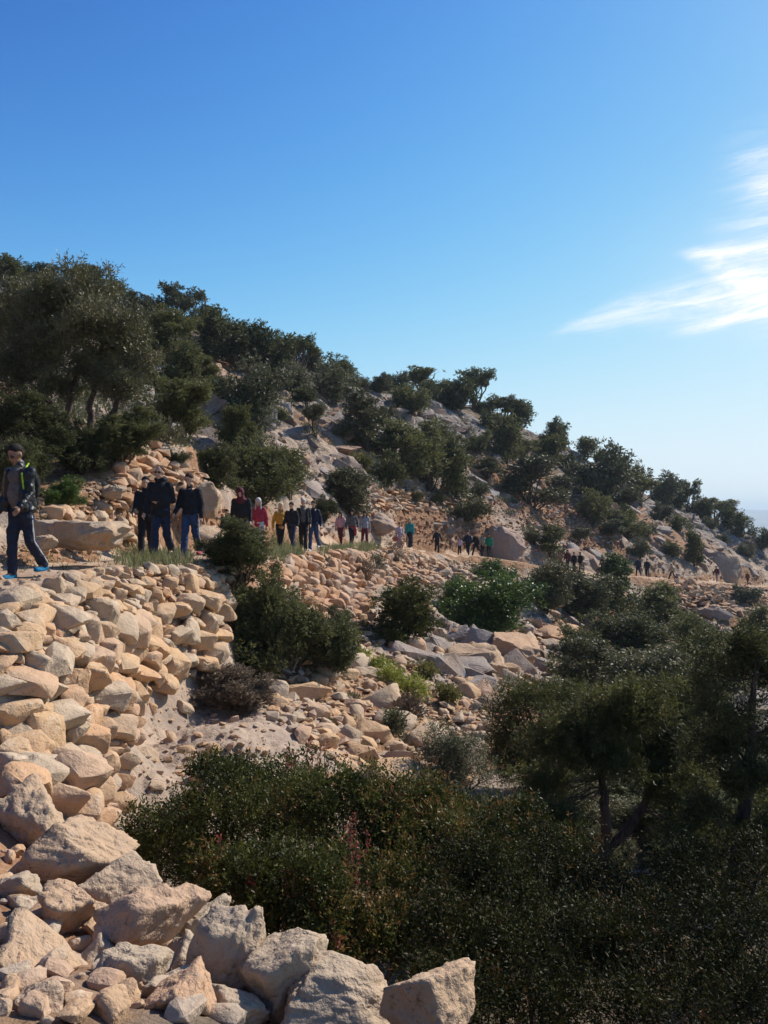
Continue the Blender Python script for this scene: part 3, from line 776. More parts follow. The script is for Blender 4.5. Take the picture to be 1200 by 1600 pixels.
rb_ = [(545, 770), (790, 785), (860, 830), (850, 862), (760, 862), (640, 845), (560, 830)]
rc_ = [(790, 755), (960, 800), (975, 862), (880, 858), (800, 810)]
red = FT.throw(rb_, 1500, .08, .26, .62, 1.6, (38, 90), 1.3) + FT.throw(rc_, 1500, .10, .30, .62, 1.6, (50, 110), 1.3)
red += FT.throw([(230, 790), (350, 795), (420, 835), (300, 850), (240, 840)], 500, .05, .16, .7, 1.6, (14, 30), 1.3)
stuff_stones('red_scree', red, FT.rng, SMALL, None, 0.35, 'redscree')
LEDGE = [hull_stone(400 + k, int(rs.integers(10, 18)), (1, rs.uniform(.6, .95), rs.uniform(.35, .6)), 0.06, 0.20, 1) for k in range(20)]
FL = Field(12)
led = FL.throw([(0, 420), (150, 455), (300, 500), (480, 570), (600, 608), (720, 640), (900, 700), (1080, 795), (1200, 850), (1200, 885), (960, 820), (800, 800), (560, 760), (480, 780), (300, 700), (230, 620), (0, 620)], 3400, .22, 1.35, .60, 2.6, (20, 150), 3.0)
led += FL.throw([(700, 640), (1200, 845), (1200, 905), (900, 870), (640, 820)], 1500, .25, 1.2, .60, 2.6, (40, 150), 1.6)
led += FL.throw([(640, 980), (760, 985), (870, 1010), (900, 1110), (760, 1100), (660, 1060)], 200, .25, .9, .7, 2.5, (14, 45), 2)
led += FL.throw([(880, 930), (1200, 960), (1200, 1250), (900, 1250)], 500, .2, 1.1, .8, 3.0, (9, 100), 2)
led += FL.throw([(850, 835), (960, 850), (1000, 890), (860, 885), (760, 860)], 200, .3, 1.6, .6, 2.0, (50, 90), 1.4)
def ledges(name, lst, rng):
    Vs, Fs, T, n = [], [], [], 0
    for P, r in lst:
        V, Fc = LEDGE[int(rng.integers(len(LEDGE)))]; nrm = normal_at(P[0], P[1], r)
        q = Vector((0, 0, 1)).rotation_difference((nrm * 0.65 + Vector((0, 0, .35))).normalized()) @ Quaternion((rng.normal(), rng.normal(), 0.01)).normalized().slerp(Quaternion(), 0.86) @ Quaternion((0, 0, 1), rng.uniform(0, 6.28))
        R = np.array(q.to_matrix()); k = r * 1.25
        k = k * np.array([1, rng.uniform(.5, 1), rng.uniform(.6, 1.1)])
        Vs.append((V * k) @ R.T + P + np.array(nrm) * (-.10 * r)); Fs.append(Fc + n); n += len(V); T.append(np.full((len(V), 3), rng.random()))
    me_ = mesh_fast(name, np.concatenate(Vs), np.concatenate(Fs), M['bedrock'], True, np.concatenate(T)); me_.set_sharp_from_angle(angle=math.radians(32))
    o = link(name, me_); o['kind'] = 'stuff'
def pix_(P): return 600 + F * P[0] / P[1], 800 - F * P[2] / P[1]
led = [q for q in led if not (q[0][1] < 110 and (in_poly(*pix_(q[0]), rb_) or in_poly(*pix_(q[0]), rc_)))]
ledges('bedrock_outcrops', led, FL.rng)

# ------------------------------------------------------------------ single boulders
def boulder(u, v, w, h, D, label, seed, depth=None, sub=4, rz=0.0, tilt=0.0, mat='boulder', name='boulder', group=None, planes=11, p=12.0, fine=0.05):
    cx, cz_ = (u - 600) / F * D, (800 - v) / F * D
    if D > 80: v += h * 0.35; h *= 1.25; w *= 1.1
    if D > 40: v += h * 0.22; h *= (1.15 if D < 60 else 1.3); cz_ = (800 - v) / F * D
    sx, sz = w / F * D / 2, h / F * D / 2
    sy = depth / 2 if depth else (sx + sz) / 2
    V, Fc = stone_shape(seed, sub, planes, p, (1, 1, 1), 0.07, fine) if D < 8 else hull_stone(seed, 26, (1, 1, 1), 0.08, 0.17, 3)
    R = np.array(Matrix.Rotation(tilt, 3, 'Y'))
    V = V * 1.0
    Q = V @ R.T
    mn, mxx = Q.min(0), Q.max(0)
    Q = (Q - (mn + mxx) / 2) / ((mxx - mn) / 2) * np.array([sx, sy, sz])
    me_ = mesh_fast(name, Q, Fc, M[mat])
    if D >= 8: me_.set_sharp_from_angle(angle=math.radians(38))
    o = thing(name, label, name if name in ('boulder', 'rock') else 'rock', (cx, D + sy * 0.3, cz_), 0, group, me_)
    return o
BL = [
    (40, 1285, 100, 128, 4.7, 'large tan boulder with a bright sunlit flank, perched above the broad slab-like boulder', 1, 0.0),
    (100, 1347, 205, 122, 4.15, 'broad slab-like tan boulder below the tumbled wall, widest of the heap', 2, 0.15),
    (26, 1392, 78, 58, 3.75, 'flat-topped grey stone at the picture edge, under the broad slab-like boulder', 3, 0.0),
    (186, 1393, 122, 88, 3.95, 'pale grey rounded boulder below the dark shrub, touching the broad boulder', 4, 0.0),
    (52, 1428, 82, 56, 3.55, 'low pale stone wedged between the flat grey stone and the cream block', 5, 0.1),
    (100, 1432, 92, 78, 3.4, 'cream angular block beside the big squarish pitted boulder', 6, -0.2),
    (168, 1442, 92, 58, 3.6, 'smooth cream stone lying under the pale grey rounded boulder', 7, -0.15),
    (230, 1450, 172, 116, 3.35, 'long brown boulder with a pointed crest, in front of the pale grey one', 8, -0.35),
    (318, 1447, 72, 66, 3.55, 'small brown stone behind the round boulder with a hollow face', 9, 0.2),
    (350, 1494, 122, 152, 3.05, 'round grey boulder with a shaded hollow face, standing on edge', 10, 0.3),
    (428, 1550, 158, 172, 2.9, 'tall sloping grey boulder leaning on the round hollow-faced one', 11, 0.6),
    (80, 1524, 172, 150, 3.0, 'big squarish pitted boulder, largest of the heap at the bottom of the picture', 12, 0.1),
    (200, 1550, 118, 112, 2.85, 'tan boulder between the squarish pitted one and the small round one', 13, 0.3),
    (276, 1574, 116, 98, 2.65, 'small round tan boulder with yellow stains in front of the shaded slab', 14, 0.0),
    (285, 1512, 92, 84, 3.25, 'shaded bluish slab wedged behind the small round tan boulder', 15, 0.5),
    (12, 1540, 70, 76, 2.9, 'reddish stone cut by the picture edge, beside the squarish pitted boulder', 16, 0.0),
    (56, 1588, 104, 84, 2.5, 'orange-brown cracked boulder in front of the squarish pitted one', 17, 0.2),
    (528, 1582, 180, 106, 2.75, 'low cream boulder between the tall sloping one and the end boulder', 18, 0.2),
    (672, 1582, 160, 124, 2.6, 'cream lumpy boulder alone at the far end of the foreground heap', 19, 0.1),
    (10, 1462, 66, 66, 3.3, 'orange stone at the picture edge above the reddish one', 20, 0.0),
    (360, 1590, 120, 70, 2.75, 'dark low stone at the foot of the round hollow-faced boulder', 21, 0.0),
    (150, 1495, 80, 56, 3.2, 'brown stone tucked between the long brown and squarish boulders', 22, 0.3),
]
for (u, v, w, h, D, lab, sd, tl) in BL:
    boulder(u, v, w, h, D, lab, 900 + sd, sub=5, tilt=tl, fine=0.065, planes=13, p=20, group='boulders heaped by the foreground wall')
FG = Field(8)
fl = FG.throw([(0, 1330), (200, 1330), (420, 1420), (520, 1500), (760, 1600), (0, 1600)], 900, .02, .075, .75, 1.8, (1.8, 5))
FINE = [hull_stone(360 + k, 20, (1, rs.uniform(.6, .95), rs.uniform(.5, .8)), 0.17, 0.10, 1) for k in range(10)]
fo = stuff_stones('rubble', fl, FG.rng, FINE, None, 0.1); fo.data.shade_smooth(); fo.data.set_sharp_from_angle(angle=math.radians(34))
# boulders along and above the path
for (u, v, w, h, D, dep, lab, sd, tl, mt) in [
    (128, 838, 135, 50, 13.2, 1.1, 'long smooth cream slab of rock lying beside the path behind the man in blue shoes', 31, 0.28, 'boulder'),
    (75, 828, 62, 34, 13.6, .5, 'brown block resting against the end of the long cream slab', 32, 0, 'boulder'),
    (70, 848, 36, 26, 12.6, .3, 'small pale block in front of the long cream slab', 33, 0, 'boulder'),
    (322, 780, 46, 62, 21.5, .9, 'rounded pale boulder at the end of the orange terrace wall', 34, 0.5, 'boulder'),
    (178, 768, 34, 24, 17.2, .4, 'pale block at the foot of the terrace wall', 35, 0.2, 'boulder'),
    (330, 842, 60, 44, 19.5, .9, 'low grey rock on the verge behind the woman in blue jeans', 36, 0.2, 'boulder'),
    (592, 812, 62, 32, 45, 1.6, 'pale domed rock beside the path behind the three women', 37, 0.5, 'farstone'),
    (668, 824, 90, 34, 57.5, 2.0, 'tan rock face behind the woman in the teal top', 38, 0.4, 'farstone'),
    (775, 846, 92, 62, 60, 3.0, 'big streaked pale rock behind the walker in the green jacket', 40, 0.5, 'farstone'),
    (1032, 852, 50, 34, 86, 3.0, 'small brown rock dome on the slope above the far walkers', 41, 0.3, 'farstone'),
    (1122, 866, 78, 58, 97, 5.0, 'large smooth grey rock dome above the far end of the path', 42, 0.5, 'farstone'),
    (535, 1178, 66, 44, 12.3, .5, 'flat-topped grey block at the foot of the rubble slope behind the mastic bush', 43, 0.1, 'boulder'),
    (575, 1062, 66, 38, 18.5, .8, 'pale wedge of rock among yellow spurge on the rubble slope', 44, 0.3, 'boulder'),
    (735, 1038, 120, 60, 24.0, 1.6, 'broad ledge of grey bedrock below the round bushes', 45, 0.35, 'boulder'),
    (800, 1022, 100, 62, 27.0, 2.0, 'steep grey bedrock hump under the bright green bush', 46, 0.45, 'boulder'),
    (215, 1190, 62, 42, 9.6, .35, 'loose brown stone lying alone on the bare rock slab', 47, 0.1, 'boulder'),
    (330, 575, 40, 20, 49, 2.0, 'orange rock outcrop high on the slope under the dark trees', 48, 0.3, 'stone'),
    (745, 660, 44, 30, 96, 4.0, 'grey crag below the broad skyline trees', 49, 0.2, 'farstone'),
    (815, 672, 34, 24, 108, 4.0, 'pale crag on the skyline beside a dark tree', 50, 0.2, 'farstone'),
]:
    boulder(u, v, w, h, D, lab, 950 + sd, depth=dep, tilt=tl, sub=4, mat=mt, fine=0.10, planes=10, p=60)
#@@PART3
# ------------------------------------------------------------------ plants
def quads_from_leaves(C, Ax, L, W, rng):
    """one folded diamond per leaf"""
    n = len(C)
    s = np.cross(Ax, rnd_unit(rng, n)); s /= np.linalg.norm(s, axis=1)[:, None] + 1e-9
    mid = C + Ax * (L * 0.45)[:, None]
    V = np.empty((n, 4, 3))
    V[:, 0] = C; V[:, 1] = mid + s * (W / 2)[:, None]; V[:, 2] = C + Ax * L[:, None]; V[:, 3] = mid - s * (W / 2)[:, None]
    return V.reshape(-1, 3), np.arange(n * 4).reshape(n, 4)

def foliage(rng, lobes, n, k, spr, L, W, up=0.35, core=0.35, red=0.0, gap=0.0, ragged=0.22, gfreq=3.0, zmin=-9, spike=0.0, clump_=7):
    lobes = np.asarray(lobes, float)
    if clump_:
        ex = [lobes * np.array([1, 1, 1, .78, .78, .78])]
        for q_ in range(clump_):
            d_ = rnd_unit(rng, len(lobes)); d_[:, 2] = d_[:, 2] * .8 + .25
            s_ = rng.uniform(.28, .50, (len(lobes), 1))
            ex.append(np.hstack([lobes[:, :3] + d_ * lobes[:, 3:6] * rng.uniform(.62, .98, (len(lobes), 1)), lobes[:, 3:6] * s_]))
        lobes = np.concatenate(ex)
    area = (lobes[:, 3] * lobes[:, 4] + lobes[:, 3] * lobes[:, 5]); li = rng.choice(len(lobes), n, p=area / area.sum())
    lb = lobes[li]; d = rnd_unit(rng, n)
    rr = rng.random(n) ** 0.33 * (0.62 + 0.38 * rng.random(n))
    ncore = int(n * core * .5); rr[:ncore] *= 0.6
    lump = 1 + ragged * fbm(d * 2.4 + li[:, None] * 5.1, 3, 7)
    P = lb[:, :3] + d * lb[:, 3:6] * (rr * lump)[:, None]
    keep = P[:, 2] > zmin
    if gap: keep &= fbm(P * gfreq, 2, 23) > -gap
    P, d, rr, li = P[keep], d[keep], rr[keep], li[keep]; m = len(P)
    ax = d * 0.7 + np.array([0, 0, up]) + rng.normal(size=(m, 3)) * 0.35
    ax /= np.linalg.norm(ax, axis=1)[:, None]
    sl = spr * rng.uniform(.5, 1.4, m) * (1 + spike * (rng.random(m) < .12))
    t = rng.random((m, k)) 
    C = (P[:, None] + ax[:, None] * (t * sl[:, None])[:, :, None]).reshape(-1, 3) + rng.normal(size=(m * k, 3)) * spr * 0.10
    A2 = np.repeat(ax, k, 0) * 0.75 + rnd_unit(rng, m * k) * 0.75
    A2 /= np.linalg.norm(A2, axis=1)[:, None]
    V, Fc = quads_from_leaves(C, A2, L * np.repeat(rng.uniform(.6, 1.35, m), k) * rng.uniform(.6, 1.25, m * k), W * rng.uniform(.6, 1.35, m * k), rng)
    clump = fbm(P * (1.6 / max(1e-3, lobes[:, 3].mean())), 2, 61) * 0.5
    v = np.clip(0.40 + np.repeat(clump, k) * 1.0 + np.repeat(rng.normal(size=m), k) * .16 + rng.normal(size=m * k) * 0.16, 0, 1)
    rd = np.zeros(m * k)
    if red:
        patch = fbm(P * 1.6 + 9, 3, 77)
        hot = (patch > -0.1) & (rr > 0.55) & (rng.random(m) < red)
        rd = np.repeat(hot, k) * (t.ravel() > 0.5) * rng.uniform(.0, 1.0, m * k)
    col = np.stack([v, rd, v * 0], 1)
    return V, Fc, np.repeat(col, 4, 0)

def tube(pts, rad, sides=7):
    pts = np.asarray(pts, float); n = len(pts); V = []; T = np.gradient(pts, axis=0)
    for i in range(n):
        t = T[i] / (np.linalg.norm(T[i]) + 1e-9); a = np.array([1, 0, 0]) if abs(t[0]) < .8 else np.array([0, 1, 0])
        u = np.cross(t, a); u /= np.linalg.norm(u); w = np.cross(t, u)
        for s_ in range(sides):
            an = 2 * math.pi * s_ / sides; V.append(pts[i] + (u * math.cos(an) + w * math.sin(an)) * rad[i])
    Fc = []
    for i in range(n - 1):
        for s_ in range(sides):
            a = i * sides + s_; b = i * sides + (s_ + 1) % sides; Fc.append((a, b, b + sides, a + sides))
    return np.array(V), np.array(Fc)

def limb(rng, p0, p1, r0, r1, wob=0.12, n=7, sides=7):
    p0, p1 = np.array(p0, float), np.array(p1, float); L = np.linalg.norm(p1 - p0)
    t = np.linspace(0, 1, n)[:, None]
    off = np.cumsum(rng.normal(size=(n, 3)), 0) * wob * L / n; off -= off[0]; off -= t * off[-1]
    P = p0 + (p1 - p0) * t + off + np.array([0, 0, 1]) * (np.sin(t * math.pi) * L * 0.06)
    return tube(P, r0 + (r1 - r0) * t[:, 0], sides), P

def wood(rng, lobes, r0, base=(0, 0, 0), twigs=4, stems=None, fork=0.35):
    Vs, Fs = [], []; n = 0
    for i, lb in enumerate(lobes):
        c = np.array(lb[:3]); b0 = np.array(base) + rng.normal(size=3) * [r0, r0, 0]
        (V, Fc), P = limb(rng, b0, c, r0 * rng.uniform(.6, 1), r0 * .3, 0.35, 8, 6)
        Vs.append(V); Fs.append(Fc + n); n += len(V)
        for k in range(twigs):
            d = rnd_unit(rng, 1)[0]; d[2] = abs(d[2]) * 0.8
            q = c + d * np.array(lb[3:6]) * rng.uniform(.6, 1.0)
            (V, Fc), _ = limb(rng, P[int(rng.integers(4, 8))], q, r0 * .25, r0 * .06, 0.3, 5, 4)
            Vs.append(V); Fs.append(Fc + n); n += len(V)
    return np.concatenate(Vs), np.concatenate(Fs)

def lobes_for(kind, rng):
    L = []
    if kind == 'juniper':
        for i in range(10):
            a = rng.uniform(0, 6.28); rad = rng.uniform(0.02, .3); z = rng.uniform(.12, .82)
            rad *= (1.15 - z * .75); s_ = rng.uniform(.12, .2)
            L.append((rad * math.cos(a), rad * math.sin(a), z, s_, s_, s_ * rng.uniform(.9, 1.5)))
    elif kind == 'round':
        for i in range(11):
            a = rng.uniform(0, 6.28); rad = rng.uniform(0.0, .30); z = rng.uniform(.15, .7) * (1 - rad * .8); s_ = rng.uniform(.16, .24)
            L.append((rad * math.cos(a), rad * math.sin(a), z, s_, s_, s_ * 1.1))
    elif kind == 'tree':
        for i in range(10):
            a = rng.uniform(0, 6.28); rad = rng.uniform(0.05, .34); z = rng.uniform(.45, .85); s_ = rng.uniform(.12, .19)
            L.append((rad * math.cos(a), rad * math.sin(a), z, s_, s_, s_ * .8))
    elif kind == 'low':
        for i in range(10):
            a = rng.uniform(0, 6.28); rad = rng.uniform(0.0, .36); z = rng.uniform(.12, .55) * (1 - rad * .6); s_ = rng.uniform(.12, .2)
            L.append((rad * math.cos(a), rad * math.sin(a), z, s_, s_, s_ * 1.5))
    return L

LOD = {'far': (1500, 6, .042, .046, .019), 'mid': (3600, 8, .034, .028, .011), 'near': (7000, 9, .030, .021, .0075)}
VAR = {}
def variant(kind, lod, i):
    key = (kind, lod, i)
    if key not in VAR:
        rng = np.random.default_rng(hash((('juniper', 'round', 'tree', 'low').index(kind), ('far', 'mid', 'near').index(lod), i)) % 99991)
        L = lobes_for(kind, rng); n, k, spr, l, w = LOD[lod]
        V, Fc, c = foliage(rng, L, n, k, spr, l, w, .45 if kind != 'low' else .3, .5, 0.0, 0.42 if kind == 'tree' else 0.7, 0.28, 4.0, 0.0, 0.8)
        ext = np.quantile(np.abs(V[:, :2]), .985) * 2; top = np.quantile(V[:, 2], .985); V = V / [ext, ext, top]
        L = [(a / ext, b_ / ext, c_ / top, d_ / ext, e_ / ext, f_ / top) for a, b_, c_, d_, e_, f_ in L]
        me = mesh_fast('crown', V, Fc, M['juniper'], False, c)
        Vw, Fw = wood(rng, L, .022 if kind != 'tree' else .03, (0, 0, -0.05), 3)
        VAR[key] = (me, mesh_fast('trunk', Vw, Fw, M['bark']))
    return VAR[key]

rp = random.Random(5)
def plant(u, vb, w, vt, kind, mat, label, name='shrub', cat='shrub', D=None, group=None):
    if D is None:
        P = hit(u, vb)
        if P is None: P = hit(u, vb + 8)
        if P is None: print('NO HIT', label); return
    else:
        x = (u - 600) / F * D; P = np.array([x, D, gz(x, D)])
    D = P[1]; h = (800 - vt) / F * D - P[2]; W_ = w / F * D
    h = max(h, W_ * 0.35)
    lod = 'far' if D > 46 else ('mid' if D > 19 else 'near')
    mc, mw = variant(kind, lod, rp.randrange(4))
    group = group or ('trees standing on the hillside' if cat == 'tree' else 'shrubs growing on the hillside')
    e = thing(name, label, cat, (P[0], P[1], P[2] - h * 0.04), rp.uniform(0, 6.28), group)
    for nm, me in (('crown', mc), ('trunk', mw)):
        o = link(nm, me, e); o.scale = (W_ * 1.08, W_ * 1.08, h * 1.04)
        if nm == 'crown':
            o.material_slots[0].link = 'OBJECT'; o.material_slots[0].material = M[mat]
    return e

PLANTS = [
 # (u, v_base, width, v_top, kind, material, label)
 (120, 735, 250, 425, 'X', 'olive', ''),
 (16, 445, 62, 402, 'round', 'juniper', 'dark shrub at the top corner of the hill, cut by the picture edge'),
 (72, 436, 52, 414, 'low', 'juniper', 'low dark shrub on the skyline above the olive tree'),
 (30, 520, 90, 452, 'round', 'olive', 'dull olive shrub high on the slope behind the olive tree crown'),
 (225, 505, 56, 462, 'round', 'greygreen', 'grey-green rounded shrub on the skyline beside the olive tree'),
 (208, 490, 22, 456, 'tree', 'juniper', 'small spiky dark tree poking above the skyline by the olive tree'),
 (280, 520, 70, 446, 'tree', 'greygreen', 'tall airy pale-crowned tree highest on the skyline past the olive tree'),
 (262, 580, 88, 490, 'juniper', 'juniper', 'broad dark juniper under the tall airy skyline tree'),
 (290, 610, 80, 540, 'round', 'juniper', 'dark shrub clump above the grey rock patch'),
 (335, 560, 84, 484, 'round', 'juniper', 'dense black-green shrub on the skyline past the airy tree'),
 (375, 580, 80, 505, 'round', 'juniper', 'second dense dark shrub down the skyline, above the orange outcrop'),
 (415, 590, 66, 512, 'round', 'juniper', 'dark rounded shrub on the skyline before the gap of pale rock'),
 (468, 578, 58, 526, 'tree', 'juniper', 'round-crowned dark tree standing free on the skyline'),
 (455, 612, 60, 570, 'low', 'greygreen', 'low grey-green shrub under the round-crowned skyline tree'),
 (515, 632, 78, 572, 'round', 'greygreen', 'large grey-green shrub just below the skyline'),
 (525, 590, 48, 558, 'low', 'juniper', 'dark low shrub on the skyline above the large grey-green one'),
 (292, 690, 88, 598, 'juniper', 'juniper', 'dark juniper beside the bare grey rock strip'),
 (236, 620, 44, 580, 'low', 'juniper', 'low shrub at the head of the bare grey rock strip'),
 (385, 700, 130, 578, 'round', 'greygreen', 'big grey-green bush, largest on the middle slope'),
 (368, 740, 50, 638, 'juniper', 'yellowgreen', 'brownish upright juniper in front of the big grey-green bush'),
 (400, 790, 120, 690, 'round', 'juniper', 'dark broad bush directly above the walkers in the maroon scarf group'),
 (330, 765, 90, 700, 'low', 'juniper', 'low dark shrub on top of the orange terrace wall'),
 (450, 775, 70, 705, 'juniper', 'juniper', 'dark juniper above the blond walker'),
 (270, 730, 46, 706, 'low', 'olive', 'small olive-coloured shrub on the terrace wall top'),
 (548, 808, 80, 736, 'juniper', 'olive', 'dull juniper beside the path above the three women'),
 (505, 815, 44, 775, 'low', 'juniper', 'small dark shrub behind the man in blue jeans'),
 (576, 705, 78, 616, 'juniper', 'olive', 'olive-coloured juniper in the middle of the rocky slope'),
 (625, 750, 90, 660, 'juniper', 'juniper', 'dark juniper at the near end of the great dark thicket'),
 (668, 765, 90, 662, 'round', 'juniper', 'dark bush at the centre of the great dark thicket'),
 (705, 780, 60, 690, 'round', 'juniper', 'dark bush at the far end of the great dark thicket'),
 (600, 762, 60, 710, 'low', 'juniper', 'low bush at the foot of the great dark thicket'),
 (640, 648, 62, 604, 'round', 'juniper', 'dark rounded shrub under the flat-topped skyline tree'),
 (655, 608, 58, 575, 'tree', 'juniper', 'flat-topped open tree on the skyline above the slope middle'),
 (712, 645, 60, 592, 'round', 'juniper', 'dense dark shrub at the shoulder of the skyline'),
 (742, 640, 56, 577, 'tree', 'juniper', 'tall full-crowned tree at the shoulder of the skyline'),
 (790, 652, 44, 622, 'tree', 'juniper', 'small dark tree on the skyline past the shoulder'),
 (770, 675, 40, 640, 'low', 'greygreen', 'grey-green shrub just under the skyline shoulder'),
 (712, 742, 40, 692, 'juniper', 'juniper', 'narrow dark juniper beside the great dark thicket'),
 (792, 722, 76, 652, 'round', 'juniper', 'large dark bush below the skyline, among grey crags'),
 (840, 666, 50, 640, 'low', 'juniper', 'flat dark shrub on the skyline above the yellowish bush'),
 (900, 694, 42, 666, 'low', 'juniper', 'low rounded shrub on the skyline beside the narrow tree'),
 (935, 706, 24, 675, 'tree', 'juniper', 'narrow dark tree on the skyline'),
 (875, 700, 34, 674, 'low', 'olive', 'small olive shrub on the skyline'),
 (862, 728, 50, 682, 'round', 'yellowgreen', 'yellowish-green bush below the skyline'),
 (888, 740, 30, 708, 'low', 'juniper', 'small dark shrub under the yellowish-green bush'),
 (832, 792, 86, 714, 'juniper', 'olive', 'dull broad juniper above the red scree'),
 (805, 770, 40, 745, 'low', 'greygreen', 'small grey-green shrub beside the dull broad juniper'),
 (940, 790, 96, 702, 'round', 'greygreen', 'large pale-green bush, biggest on the far shoulder of the hill'),
 (925, 818, 62, 770, 'round', 'juniper', 'dark bush at the lower edge of the red scree'),
 (980, 842, 62, 792, 'low', 'juniper', 'dark spreading shrub below the skyline trees'),
 (1000, 788, 50, 740, 'tree', 'juniper', 'broad dark tree on the far skyline'),
 (1038, 790, 56, 742, 'round', 'greygreen', 'rounded grey-green tree on the far skyline'),
 (1032, 816, 36, 786, 'low', 'greygreen', 'round shrub under the far skyline trees'),
 (1075, 793, 32, 752, 'tree', 'juniper', 'thin open tree standing apart on the far skyline'),
 (1118, 806, 56, 780, 'tree', 'juniper', 'umbrella-shaped flat tree on the far skyline'),
 (1158, 842, 40, 802, 'round', 'juniper', 'round dark bush near the end of the skyline'),
 (1190, 858, 34, 828, 'low', 'juniper', 'dark bush at the end of the skyline by the blue plain'),
 (1108, 826, 28, 808, 'low', 'olive', 'small tuft of scrub on the pale end of the slope'),
 (1130, 850, 26, 834, 'low', 'greygreen', 'tiny grey shrub above the smooth grey dome'),
 (680, 788, 30, 768, 'low', 'yellowgreen', 'small light-green shrub on the reddish terrace wall'),
 (730, 812, 66, 778, 'low', 'olive', 'scrubby low bush at the end of the reddish terrace wall'),
 (862, 872, 52, 822, 'juniper', 'juniper', 'dark juniper just above the far walkers'),
 (1086, 886, 30, 832, 'juniper', 'juniper', 'dark juniper in a cleft beside the smooth grey dome'),
 (998, 872, 32, 842, 'low', 'greygreen', 'grey-green shrub above the two dark-coated far walkers'),
 (492, 682, 42, 634, 'tree', 'olive', 'sparse leaning shrub on the pale rock'),
 (560, 652, 36, 628, 'low', 'juniper', 'small dark shrub on the pale rock under the skyline'),
 (610, 735, 30, 712, 'low', 'olive', 'small olive shrub beside the great dark thicket'),
 (435, 660, 34, 636, 'low', 'juniper', 'small dark shrub beside the big grey-green bush'),
 (55, 745, 130, 620, 'juniper', 'juniper', 'dark juniper under the olive tree, behind the man in blue shoes'),
 (188, 735, 110, 640, 'juniper', 'juniper', 'dark juniper between the olive tree and the orange terrace wall'),
 (120, 740, 90, 668, 'low', 'juniper', 'dark undergrowth shrub at the foot of the olive stems'),
 (95, 792, 66, 748, 'low', 'bright', 'low fresh-green shrub beside the backpack man'),
 (20, 780, 70, 690, 'juniper', 'juniper', 'dark juniper behind the head of the man in blue shoes'),
 (320, 510, 48, 477, 'round', 'juniper', 'scraggly low skyline shrub after the airy tree'),
 (355, 526, 30, 498, 'low', 'juniper', 'small dark skyline shrub over the orange outcrop'),
 (395, 538, 45, 506, 'low', 'olive', 'small dark skyline shrub beyond the orange outcrop'),
 (430, 554, 34, 521, 'low', 'juniper', 'low rounded skyline shrub before the round-crowned tree'),
 (450, 566, 48, 535, 'round', 'juniper', 'low rounded skyline shrub behind the round-crowned tree'),
 (490, 582, 45, 548, 'low', 'olive', 'scraggly low skyline shrub past the round-crowned tree'),
 (540, 596, 44, 569, 'round', 'juniper', 'low rounded skyline shrub over the bare pale brow'),
 (565, 608, 34, 590, 'low', 'greygreen', 'squat skyline shrub in the middle of the bare pale brow'),
 (592, 614, 43, 586, 'low', 'olive', 'scraggly low skyline shrub at the end of the bare pale brow'),
 (625, 619, 47, 582, 'low', 'greygreen', 'squat skyline shrub before the flat-topped tree'),
 (672, 622, 38, 596, 'round', 'juniper', 'low rounded skyline shrub behind the flat-topped tree'),
 (700, 626, 48, 594, 'low', 'juniper', 'low rounded skyline shrub in the gap before the shoulder trees'),
 (720, 632, 45, 604, 'low', 'juniper', 'squat skyline shrub between the shoulder trees'),
 (765, 648, 43, 620, 'round', 'juniper', 'squat skyline shrub past the shoulder trees'),
 (812, 666, 43, 627, 'round', 'juniper', 'low rounded skyline shrub above the crag'),
 (865, 694, 48, 656, 'low', 'juniper', 'small dark skyline shrub over the yellowish bush'),
 (915, 711, 39, 684, 'round', 'juniper', 'low rounded skyline shrub before the narrow tree'),
 (950, 728, 36, 701, 'low', 'juniper', 'squat skyline shrub after the narrow tree'),
 (968, 742, 31, 712, 'low', 'juniper', 'squat skyline shrub over the large pale-green bush'),
 (985, 752, 42, 722, 'low', 'olive', 'scraggly low skyline shrub behind the large pale-green bush'),
 (1015, 764, 46, 735, 'low', 'olive', 'small dark skyline shrub before the broad far tree'),
 (1055, 792, 43, 757, 'low', 'juniper', 'squat skyline shrub after the broad far tree'),
 (1092, 806, 43, 780, 'low', 'juniper', 'scraggly low skyline shrub before the thin open tree'),
 (1100, 811, 31, 781, 'low', 'olive', 'squat skyline shrub before the umbrella tree'),
 (1142, 826, 38, 789, 'low', 'juniper', 'low rounded skyline shrub after the umbrella tree'),
 (350, 640, 60, 600, 'juniper', 'juniper', 'small dense shrub above the brownish upright juniper'),
 (250, 660, 50, 625, 'low', 'yellowgreen', 'small dense shrub on the bare grey rock strip'),
 (480, 640, 46, 606, 'juniper', 'juniper', 'small dense shrub at the head of the pale rock face'),
 (540, 690, 44, 660, 'round', 'olive', 'dark tangled shrub beside the pale rock face'),
 (600, 670, 50, 636, 'low', 'olive', 'small dense shrub in the middle of the slope under the brow'),
 (560, 735, 40, 708, 'low', 'yellowgreen', 'mid-sized dull shrub above the dull path-side juniper'),
 (690, 700, 50, 664, 'round', 'juniper', 'dark tangled shrub above the thicket end'),
 (745, 705, 44, 676, 'low', 'juniper', 'dark tangled shrub between the thicket and the large dark bush'),
 (760, 745, 50, 716, 'juniper', 'olive', 'dark tangled shrub below the large dark bush'),
 (745, 775, 40, 752, 'low', 'greygreen', 'ragged shrub over the scrubby terrace bush'),
 (820, 715, 40, 688, 'juniper', 'juniper', 'mid-sized dull shrub beside the yellowish bush'),
 (880, 780, 50, 745, 'juniper', 'olive', 'small dense shrub between the dull broad juniper and the pale-green bush'),
 (900, 760, 44, 728, 'juniper', 'greygreen', 'ragged shrub tucked against the pale-green bush'),
 (975, 795, 50, 764, 'round', 'juniper', 'small dense shrub below the broad far tree'),
